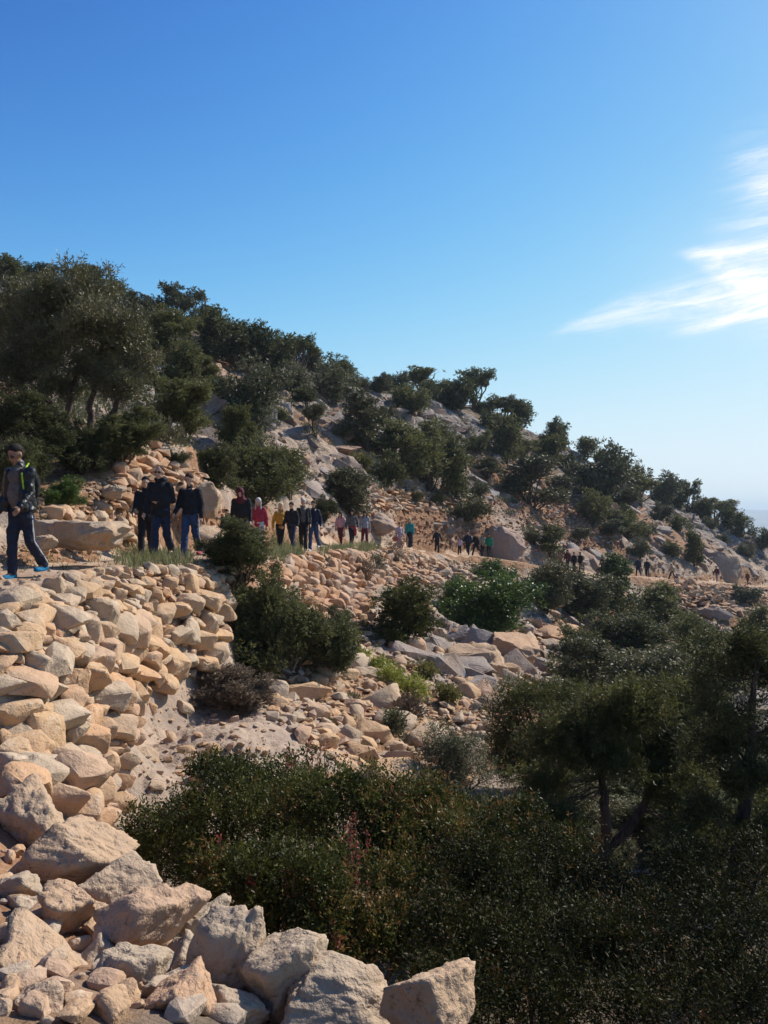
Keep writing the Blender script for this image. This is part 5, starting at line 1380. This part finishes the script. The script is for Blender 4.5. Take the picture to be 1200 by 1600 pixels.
def ell(c, r, rx=0.0, sub=2):
    V, Fc = ICO[sub]; R = np.array(Matrix.Rotation(rx, 3, 'X'))
    return (V * np.array(r)) @ R.T + np.array(c), Fc
def cap(a, b, ra, rb, fy=1.0, sub=2):
    V, Fc = ICO[sub]; a, b = np.array(a, float), np.array(b, float); ax = b - a; L = np.linalg.norm(ax); ax = ax / (L + 1e-9)
    d = V @ ax; top = d > 0
    Q = np.where(top[:, None], b + V * rb, a + V * ra)
    if fy != 1: c = (a + b) / 2; Q[:, 1] = c[1] + (Q[:, 1] - c[1]) * fy if abs(ax[1]) < .3 else Q[:, 1]
    return Q, Fc
def union(name, prims, voxel, mat, wr=0.0, seed=0, it=2):
    Vs, Fs, n = [], [], 0
    for V, Fc in prims: Vs.append(V); Fs.append(Fc + n); n += len(V)
    me = mesh_fast(name, np.concatenate(Vs), np.concatenate(Fs))
    o = bpy.data.objects.new('tmp', me); COL.objects.link(o)
    m = o.modifiers.new('r', 'REMESH'); m.mode = 'VOXEL'; m.voxel_size = voxel; m.use_smooth_shade = True
    m2 = o.modifiers.new('s', 'SMOOTH'); m2.factor = .6; m2.iterations = it
    dg = bpy.context.evaluated_depsgraph_get(); dg.update()
    out = bpy.data.meshes.new_from_object(o.evaluated_get(dg)); out.name = name
    bpy.data.objects.remove(o); bpy.data.meshes.remove(me)
    if wr:
        k = len(out.vertices); co = np.empty(k * 3); out.vertices.foreach_get('co', co); co = co.reshape(-1, 3)
        nr = np.empty(k * 3); out.vertices.foreach_get('normal', nr); nr = nr.reshape(-1, 3)
        co = co + nr * (fbm(co * [9, 9, 14], 3, seed) * wr)[:, None]; out.vertices.foreach_set('co', co.ravel()); out.update()
    out.materials.clear(); out.materials.append(mat)
    return out

def person(u, D, vt, label, yaw=0, H=None, vf=None, top='black', bottom='darkjeans', shoes='shoe', hair='hair', skin='skin', style='short', coat=0.84, stride=0.35, arms=(0.2, -0.2), bend=(.3, .3), belly=0.0,
           wide=1.0, hoodie=False, headdown=0.1, skirt=False, shirt=None, seed=0, fine=False, sunglasses=False, lean=0.0, abd=.10, leather=False, stripe=None, belt=None, name='person', child=False, handbelly=False, dz=0.0):
    rq = random.Random(seed * 7 + 1); arms = (arms[0] + rq.uniform(-.25, .25), arms[1] + rq.uniform(-.25, .25)); bend = (bend[0] + rq.uniform(0, .5), bend[1] + rq.uniform(0, .5))
    yaw += rq.uniform(-.25, .25); headdown += rq.uniform(0, .2); lean += rq.uniform(0, .08)
    if not fine: stride = (stride + rq.uniform(-.05, .2)) * rq.choice((-1, 1)); abd += rq.uniform(0, .12)
    x = (u - 600) / F * D; z0 = gz(x, D) + .02 + dz
    if H is None: H = (800 - vt) / F * D - z0
    sc = H / 1.75
    e = thing(name, label, 'person', (x, D, z0), yaw, 'walkers strung out along the path')
    if child: pass
    W = wide; vox = .013 if fine else (.02 if D < 40 else .028)
    hip = []; kn = []; an = []
    for sx, a in ((-1, stride), (1, -stride)):
        h = np.array([sx * .09, 0, .92]); kb = .12 + (.35 if a < 0 else .05)
        k = h + np.array([0, -math.sin(a) * .44, -math.cos(a) * .44]); a2 = a - kb
        f = k + np.array([0, -math.sin(a2) * .42, -math.cos(a2) * .42]); h[0] *= .85; k[0] = h[0] + sx * .0; f[0] = h[0]; hip.append(h); kn.append(k); an.append(f)
    dzp = .07 - min(f[2] for f in an)
    sh = np.array([0, 0, dzp])
    hip = [p + sh for p in hip]; kn = [p + sh for p in kn]; an = [p + sh for p in an]
    def T(p):      # lean of the upper body about the hips
        p = np.array(p, float); p = p + sh; q = p - [0, 0, .95]; c, s_ = math.cos(lean), math.sin(lean)
        return np.array([q[0], q[1] * c - q[2] * s_, q[1] * s_ + q[2] * c]) + [0, 0, .95]
    sho = [T((-.160 * W ** .6, .01, 1.385)), T((.160 * W ** .6, .01, 1.385))]; elb = []; wri = []; hd = []
    for i, sx in enumerate((-1, 1)):
        s_ = arms[i]; b_ = bend[i]
        el_ = sho[i] + np.array([sx * math.sin(abd) * .29, -math.sin(s_) * .29, -math.cos(s_) * .28])
        s2 = s_ + b_; wv = np.array([sx * .02, -math.sin(s2) * .25, -math.cos(s2) * .25])
        if handbelly and i == 1: wv = np.array([-.17, -.17, -.03])
        w_ = el_ + wv; elb.append(el_); wri.append(w_); dv = wv / np.linalg.norm(wv); hd.append(dv)
    hc = T((0, -.02, 1.625)) + [0, -.05 * math.sin(headdown), -.02 * headdown]
    sk = cm(skin)
    # body: one surface
    B = [ell(T((0, 0, .97)), (.15, .10, .13)), ell(T((0, 0, 1.15)), (.14, .10, .18)), ell(T((0, 0, 1.32)), (.16, .11, .16)), cap(sho[0], sho[1], .05, .05), cap(T((0, .01, 1.42)), hc + [0, .02, -.04], .055, .05)]
    for i in (0, 1):
        B += [cap(hip[i], kn[i], .08, .052), cap(kn[i], an[i], .052, .036), cap(an[i], an[i] + [0, -.12, -.04], .036, .028), cap(sho[i], elb[i], .048, .037), cap(elb[i], wri[i], .037, .026)]
        dv = hd[i]; side = np.cross(dv, [0, 1, 0]); nrm_ = np.linalg.norm(side); side = np.array([1, 0, 0]) if nrm_ < .2 else side / nrm_
        fw = np.array([0, -1, 0]) - dv * np.dot([0, -1, 0], dv); fw = fw / (np.linalg.norm(fw) + 1e-6)
        pm = wri[i] + dv * .05; B.append(cap(wri[i] + dv * .01, pm + dv * .03, .026, .034)); r_ = .0095 if fine else .013
        for q, (off, ln) in enumerate(((-.028, .062), (-.010, .072), (.010, .068), (.027, .052))):
            b0 = pm + fw * off + dv * .03; k1 = b0 + dv * ln * .55 + side * (-.006 if i else .006); k2 = k1 + dv * ln * .4 + side * (.018 if i == 0 else -.018)
            B += [cap(b0, k1, r_, r_, sub=1), cap(k1, k2, r_, r_ * .85, sub=1)]
        B.append(cap(pm - dv * .02 + fw * .028, pm + fw * .058 + dv * .025, r_ * 1.15, r_, sub=1))
    hp = headdown; Rh = np.array(Matrix.Rotation(hp, 3, 'X'))
    def Hd(p): return hc + Rh @ np.array(p, float)
    def hel(p, r, rx=0, sub=2): return ell(Hd(p), r, hp + rx, sub)
    B += [hel((0, .012, .025), (.080, .098, .104), sub=3), hel((0, -.018, -.045), (.056, .07, .068)), hel((0, -.105, -.018), (.014, .02, .022), .35), hel((0, -.098, .012), (.010, .012, .03), .2),
          hel((.077, .01, -.01), (.012, .02, .03)), hel((-.077, .01, -.01), (.012, .02, .03)), hel((0, -.088, .03), (.055, .014, .012)), hel((0, -.086, -.062), (.024, .012, .010)), hel((0, -.072, -.098), (.025, .02, .016))]
    link('body', union('body', B, .0075 if fine else vox * .75, sk, it=2), e).scale = (sc,) * 3
    def part(nm, prims, mat, wr=.006, vx=None, it=2):
        o = link(nm, union(nm, prims, vx or vox, cm(mat), wr if D < 40 else wr * .6, seed + len(nm), it), e); o.scale = (sc,) * 3; return o
    # trousers or skirt
    if skirt:
        part('skirt', [cap(T((0, 0, 1.0)), (0, 0, .85 + dzp), .15, .18), cap((0, 0, .85 + dzp), (0, -.02, .5 + dzp), .18, .20), cap((0, -.02, .5 + dzp), (0, -.02, .32 + dzp), .20, .19)], bottom, .015)
    else:
        Tr = [ell((0, 0, .95 + dzp), (.165 * W ** .5, .125, .13))]
        for i in (0, 1): Tr += [cap(hip[i] + [0, 0, .02], kn[i], .104, .078), cap(kn[i], an[i] + [0, 0, .02], .078, .068)]
        part('trousers', Tr, bottom, .012)
    # upper garment
    def garment(g, hem, sleeve=1.0):
        G = [cap(T((0, 0, 1.28)), T((0, 0, hem + .12)), .135 + g, .14 + g + belly * .3), ell(T((0, 0, 1.31)), (.150 * W + g, .110 + g, .16)), cap(sho[0] - [0, 0, .01], sho[1] - [0, 0, .01], .052 + g * .5, .052 + g * .5),
             ell(T((0, -.02 - belly * .4, 1.13)), (.155 * W + g + belly * .4, .12 + g + belly, .2)), ell(T((0, 0, hem + .06)), (.148 * W + g * 1.2, .122 + g * 1.2, .10))]
        for q in (0, 1):
            G[0 if q == 0 else 0] = G[0]
            G += [cap(sho[q], elb[q], .062 + g * .8, .050 + g * .7), cap(elb[q], wri[q], .050 + g * .7, .036 + g * .5)]
        return G
    fl = .78
    G = garment(.022, coat)
    G[0] = (G[0][0] * [W, fl, 1] + [0, (1 - fl) * 0, 0], G[0][1])
    G += [cap(T((0, .01, 1.44)), T((0, .0, 1.50)), .082, .072)]
    if hoodie: G += [ell(T((0, .085, 1.49)), (.12, .085, .085)), ell(T((.07, .02, 1.50)), (.045, .08, .045)), ell(T((-.07, .02, 1.50)), (.045, .08, .045))]
    if shirt:
        part('shirt', [ell(T((0, -.03 - belly * .5, 1.12)), (.13 * W, .118 + belly, .24)), ell(T((0, -.035, 1.34)), (.13, .115, .12)), cap(T((0, -.01, 1.42)), T((0, -.015, 1.475)), .075, .064)], shirt, .008)
        # open jacket: two fronts and a back
        G = [(V + (np.array([0, .045, 0]) if k in (0, 1, 3, 4) else 0), Fc) for k, (V, Fc) in enumerate(G)]
        for sx in (-1, 1): G += [cap(T((sx * .115 * W, -.06, 1.38)), T((sx * .135 * W, -.10 - belly * .5, coat + .08)), .05, .055)]
    j = part('jacket', G, top, .008 if not leather else .012)
    if leather: j.data.materials[0] = CM['leather']
    if belt: part(belt[0], [ell(T((.02, 0, .93)), (.19, .15, .10)), cap(T((.12, -.10, .92)), T((.15, -.08, .62)), .07, .06)], belt[1], .012)
    # hair or head cover
    if style == 'short': hp_ = [hel((0, .026, .052), (.087, .103, .088), sub=3), hel((0, .06, .0), (.085, .06, .07))]
    elif style == 'thin': hp_ = [hel((0, .034, .052), (.090, .104, .089), sub=3)]
    elif style == 'long': hp_ = [hel((0, .022, .056), (.096, .112, .094), sub=3), cap(Hd((0, .06, 0)), T((0, .11, 1.33)), .08, .06), cap(Hd((.072, .0, .01)), T((.09, -.05, 1.36)), .028, .03), cap(Hd((-.072, .0, .01)), T((-.09, -.05, 1.36)), .028, .03)]
    elif style == 'scarf': hp_ = [hel((0, .022, .022), (.098, .108, .122), sub=3), cap(Hd((0, .0, -.08)), T((0, -.02, 1.42)), .088, .13), ell(T((0, -.01, 1.42)), (.17, .12, .07))]
    elif style == 'cap': hp_ = [hel((0, .022, .05), (.092, .105, .085), sub=3), hel((0, .03, .13), (.03, .03, .03))]
    nm = {'scarf': 'headscarf', 'cap': 'knit_hat'}.get(style, 'hair')
    part(nm, hp_, hair, .006 if style not in ('long',) else .01, .012 if D < 40 else .02, 1)
    # shoes
    for i in (0, 1):
        a = an[i]; P_ = [cap(a + [0, .03, -.03], a + [0, -.14, -.045], .045, .036), ell(a + [0, -.06, -.058], (.046, .135, .020)), cap(a + [0, .01, .0], a + [0, .01, -.03], .046, .046)]
        o = link('shoe', union('shoe', P_, .012 if D < 40 else .02, cm(shoes)), e); o.scale = (sc,) * 3
    if fine:
        if sunglasses:
            part('sunglasses', [hel((.034, -.098, .012), (.028, .010, .018)), hel((-.034, -.098, .012), (.028, .010, .018)), cap(Hd((-.02, -.104, .018)), Hd((.02, -.104, .018)), .006, .006), cap(Hd((.062, -.09, .016)), Hd((.08, .01, .0)), .005, .005), cap(Hd((-.062, -.09, .016)), Hd((-.08, .01, .0)), .005, .005)], 'glass', 0, .005, 0)
        else:
            for sx in (-1, 1):
                o = link('eye', mesh_fast('eye', *hel((sx * .031, -.092, .010), (.013, .008, .007)), cm('white')), e); o.scale = (sc,) * 3
                o = link('pupil', mesh_fast('pupil', *hel((sx * .031, -.099, .009), (.006, .004, .006)), cm('hair')), o)
        for sx in (-1, 1): o = link('eyebrow', mesh_fast('eyebrow', *hel((sx * .032, -.098, .036), (.022, .006, .005)), cm('hair' if hair == 'blond' else hair if hair in ('hair', 'brownhair') else 'brown')), e); o.scale = (sc,) * 3
        o = link('mouth', mesh_fast('mouth', *hel((0, -.095, -.062), (.022, .006, .005)), cloth_material('lips', (.30, .12, .10), .5)), e); o.scale = (sc,) * 3
    if stripe:
        Vs, Fs = tube([kn[1] * .5 + hip[1] * .5 + [.082, -.02, .12], kn[1] + [.070, 0, 0], an[1] + [.060, 0, .05]], [.011, .011, .010], 6)
        o = link('trouser_stripe', mesh_fast('trouser_stripe', Vs, Fs, cm(stripe)), e); o.scale = (sc,) * 3
    return e, T, sc
#@@PEOPLE
e, T, sc = person(33, 11.2, 700, 'man in black quilted leather jacket, grey shirt and bright blue shoes looking down', yaw=-.15, H=1.80, top='black', leather=True, shirt='grey', bottom='navy', shoes='shoeblue', skin='skindark',
    style='short', stride=.17, arms=(.25, -.12), bend=(.25, .35), headdown=.45, fine=True, sunglasses=True, wide=1.05, belly=.012, stripe='white', seed=1)
bp = thing('backpack', 'dark backpack with lime-green edged straps on the man in blue shoes', 'backpack', e.location, -.15)
bp_parts = [('bag', [ell(T((0, .22, 1.22)), (.15, .09, .20)), ell(T((0, .26, 1.10)), (.11, .07, .09))], 'black'), ('strap', [cap(T((.115, -.135, 1.37)), T((.14, -.15, 1.18)), .014, .012), cap(T((.10, .05, 1.50)), T((.115, -.135, 1.37)), .014, .014)], 'lime'),
            ('strap', [cap(T((.205, -.04, 1.40)), T((.21, -.03, 1.18)), .012, .012), cap(T((.205, -.04, 1.40)), T((.12, .12, 1.42)), .012, .012)], 'lime')]
for nm, pr, k in bp_parts:
    o = link(nm, union(nm, pr, .008, cm(k), 0, 0, 1), bp); o.scale = (sc,) * 3
person(228, 16.6, 745, 'walker in dark clothes hidden behind the tall man in the hooded jacket', yaw=-.05, H=1.66, top='black', bottom='black', seed=2, arms=(.1, .1), stride=.2, style='short')
person(251, 15.8, 727, 'tall man in glasses, black hooded jacket and jeans with one hand at his waist', yaw=0.05, H=1.80, top='black', hoodie=True, bottom='darkjeans', skin='skin', style='thin', hair='brownhair', wide=1.12, coat=.82,
    handbelly=True, arms=(.05, -.1), bend=(.2, .3), belly=.015, fine=True, sunglasses=True, stride=.22, headdown=.05, seed=3)
person(297, 16.0, 742, 'woman in black jacket, blue jeans and pink trainers looking down', yaw=-.1, H=1.67, top='black', bottom='jeans', shoes='shoepink', style='short', hair='brownhair', fine=True, headdown=.3, stride=.25, coat=.9, abd=.2, arms=(.1, -.1), stripe='white', seed=4)
person(354, 21.5, 799, 'dark-haired child half hidden behind the juniper on the wall top', H=1.15, top='navy', bottom='navy', seed=5, stride=.1)
person(378, 21.5, 762, 'person in a big black coat and maroon scarf bending forward', yaw=-.1, H=1.75, top='black', bottom='black', style='scarf', hair='maroon', wide=1.2, coat=.62, lean=.22, headdown=.5, belly=.03, seed=6, stride=.2)
person(405, 23.5, 780, 'person in a red jacket and white trousers with pale grey hair', yaw=-.2, H=1.55, top='red', bottom='white', style='long', hair='greyhair', lean=.08, seed=7)
person(438, 27.5, 786, 'blond walker in a mustard-yellow sweater', yaw=.1, H=1.62, top='mustard', bottom='black', hair='blond', style='long', seed=8, abd=.35, stride=.2)
person(456, 27, 784, 'boy in black jacket and jeans in front of the blond walker', H=1.62, top='black', bottom='darkjeans', seed=9, wide=1.1, stride=.15, coat=.8)
person(474, 28, 781, 'white-haired man in dark open jacket and sunglasses', yaw=-.1, H=1.78, top='black', shirt='grey', bottom='black', hair='greyhair', style='thin', seed=10, stride=.3, sunglasses=False)
person(490, 28.8, 784, 'man in navy jacket and blue jeans behind the white-haired man', yaw=-.1, H=1.74, top='navy', bottom='jeans', hair='brownhair', shoes='whiteshoe', seed=11, stride=.28, coat=.88)
person(532, 36, 802, 'long-haired girl in white and pink top with maroon trousers', H=1.50, top='pink', bottom='maroon', style='long', hair='brownhair', seed=12, coat=.95, stride=.2)
person(550, 36, 793, 'woman in grey jacket with a red coat tied round her waist', H=1.68, top='grey', bottom='black', style='long', hair='hair', belt=('tied_coat', 'red'), seed=13, wide=1.1, abd=.3)
person(570, 37, 798, 'woman in light grey hooded top and dark red trousers', H=1.62, top='lightgrey', bottom='maroon', style='long', hair='brownhair', seed=14, hoodie=True, coat=.9)
person(624, 44, 816, 'woman in dusty pink coat carrying a red bag', yaw=.2, H=1.50, top='palepink', bottom='palepink', skirt=True, seed=15, coat=.6, style='short')
person(640, 43.5, 808, 'woman in teal top and long black skirt with fair hair', yaw=-.2, H=1.70, top='teal', bottom='black', skirt=True, hair='blond', style='long', seed=16, coat=.9, wide=1.05)
person(683, 53, 825, 'child in black jacket and trousers walking alone', H=1.62, top='black', bottom='black', seed=17, abd=.3, stride=.15)
person(718, 55, 840, 'small child in pale pink jacket and black trousers', H=1.20, top='palepink', bottom='black', seed=18, stride=.15, coat=.9, style='long')
person(731, 55.5, 828, 'man in dark jacket beside the small child in pale pink', yaw=-.3, H=1.70, top='navy', bottom='black', seed=19, wide=1.15)
person(744, 56, 832, 'person in black leaning towards the man in the dark jacket', yaw=-1.0, H=1.62, top='black', bottom='black', seed=20, lean=.2, coat=.7)
person(754, 57, 832, 'person in beige top behind the one in the green jacket', H=1.65, top='beige', bottom='black', seed=21, style='long', hair='brownhair')
person(764, 56.5, 833, 'person in bright green jacket with a green rucksack', yaw=-.2, H=1.68, top='green', bottom='black', seed=22, style='long', hair='brownhair', wide=1.2, coat=.86)
person(876, 63, 861, 'walker in faded red top, first of the group of four', yaw=-.9, H=1.55, top='tan', bottom='black', seed=23, style='long', hair='brownhair')
person(887, 63.5, 858, 'woman in maroon top and long brown hair in the group of four', yaw=-.7, H=1.70, top='maroon', bottom='black', seed=24, style='long', hair='brownhair', wide=1.1)
person(897, 64.5, 861, 'walker in black next to the woman in maroon', yaw=-.8, H=1.62, top='black', bottom='black', seed=25, style='short')
person(907, 65, 862, 'walker in a big black coat, last of the group of four', yaw=-.9, H=1.65, top='black', bottom='black', seed=26, coat=.7, wide=1.2)
person(941, 68, 865, 'walker in brown half hidden by the light-green young tree', yaw=-.8, H=1.55, top='brown', bottom='brown', seed=27, style='long', hair='brownhair')
person(950, 68.5, 864, 'walker in dark blue beside the one in brown behind the young tree', yaw=-.8, H=1.62, top='navy', bottom='grey', seed=28)
person(997, 72.5, 869, 'walker in navy jacket, taller of the pair in dark clothes', yaw=-.7, H=1.72, top='navy', bottom='navy', seed=29, stride=.35, wide=1.1)
person(1011, 73.5, 872, 'walker in a long black coat, shorter of the pair in dark clothes', yaw=-.5, H=1.65, top='black', bottom='black', seed=30, coat=.45, wide=1.25, skirt=True)
person(1050, 79, 880, 'walker in pale hooded top and dark trousers stepping forward', yaw=-1.0, H=1.65, top='beige', bottom='black', seed=31, stride=.4, lean=.12, hoodie=True, coat=.75)
person(1120, 85, 882, 'walker with dark red top and pale trousers near the grey dome', yaw=-.8, H=1.72, top='maroon', bottom='lightgrey', seed=32, stride=.2)
person(1168, 99, 893, 'most distant walker, in brown and black, alone at the path end', yaw=-.8, H=1.65, top='brown', bottom='black', seed=33, stride=.15, coat=.65, wide=1.2)
# the red bag of the woman in dusty pink
x_ = (618 - 600) / F * 43.7; zb = gz(x_, 43.7)
rb = thing('handbag', 'small red bag held by the woman in the dusty pink coat', 'bag', (x_, 43.7, zb + .45))
link('bag', mesh_fast('bag', *ell((0, 0, .12), (.17, .09, .15)), cm('red')), rb); link('handle', union('handle', [cap((-.08, 0, .22), (0, 0, .38), .014, .014, sub=1), cap((.08, 0, .22), (0, 0, .38), .014, .014, sub=1)], .012, cm('red')), rb)
#@@PART5
# ------------------------------------------------------------------ air
hm, ht, hout = new_mat('haze')
pv = ht.nodes.new('ShaderNodeVolumePrincipled'); pv.inputs['Color'].default_value = (.70, .85, 1, 1); pv.inputs['Density'].default_value = 0.00022
pv.inputs['Anisotropy'].default_value = 0.2
ht.links.new(pv.outputs[0], hout.inputs['Volume'])
bm = bmesh.new(); bmesh.ops.create_cube(bm, size=1); hz = bpy.data.meshes.new('haze'); bm.to_mesh(hz); bm.free(); hz.materials.append(hm)
ho = link('haze', hz); ho['kind'] = 'stuff'
zlo, zhi = min(float(zf.min()), float(Z.min())) - 1.5, max(float(Z.max()), float(zf.max())) + 12
ho.location = (0, 0, (zlo + zhi) / 2); ho.scale = (18600, 18600, zhi - zlo)
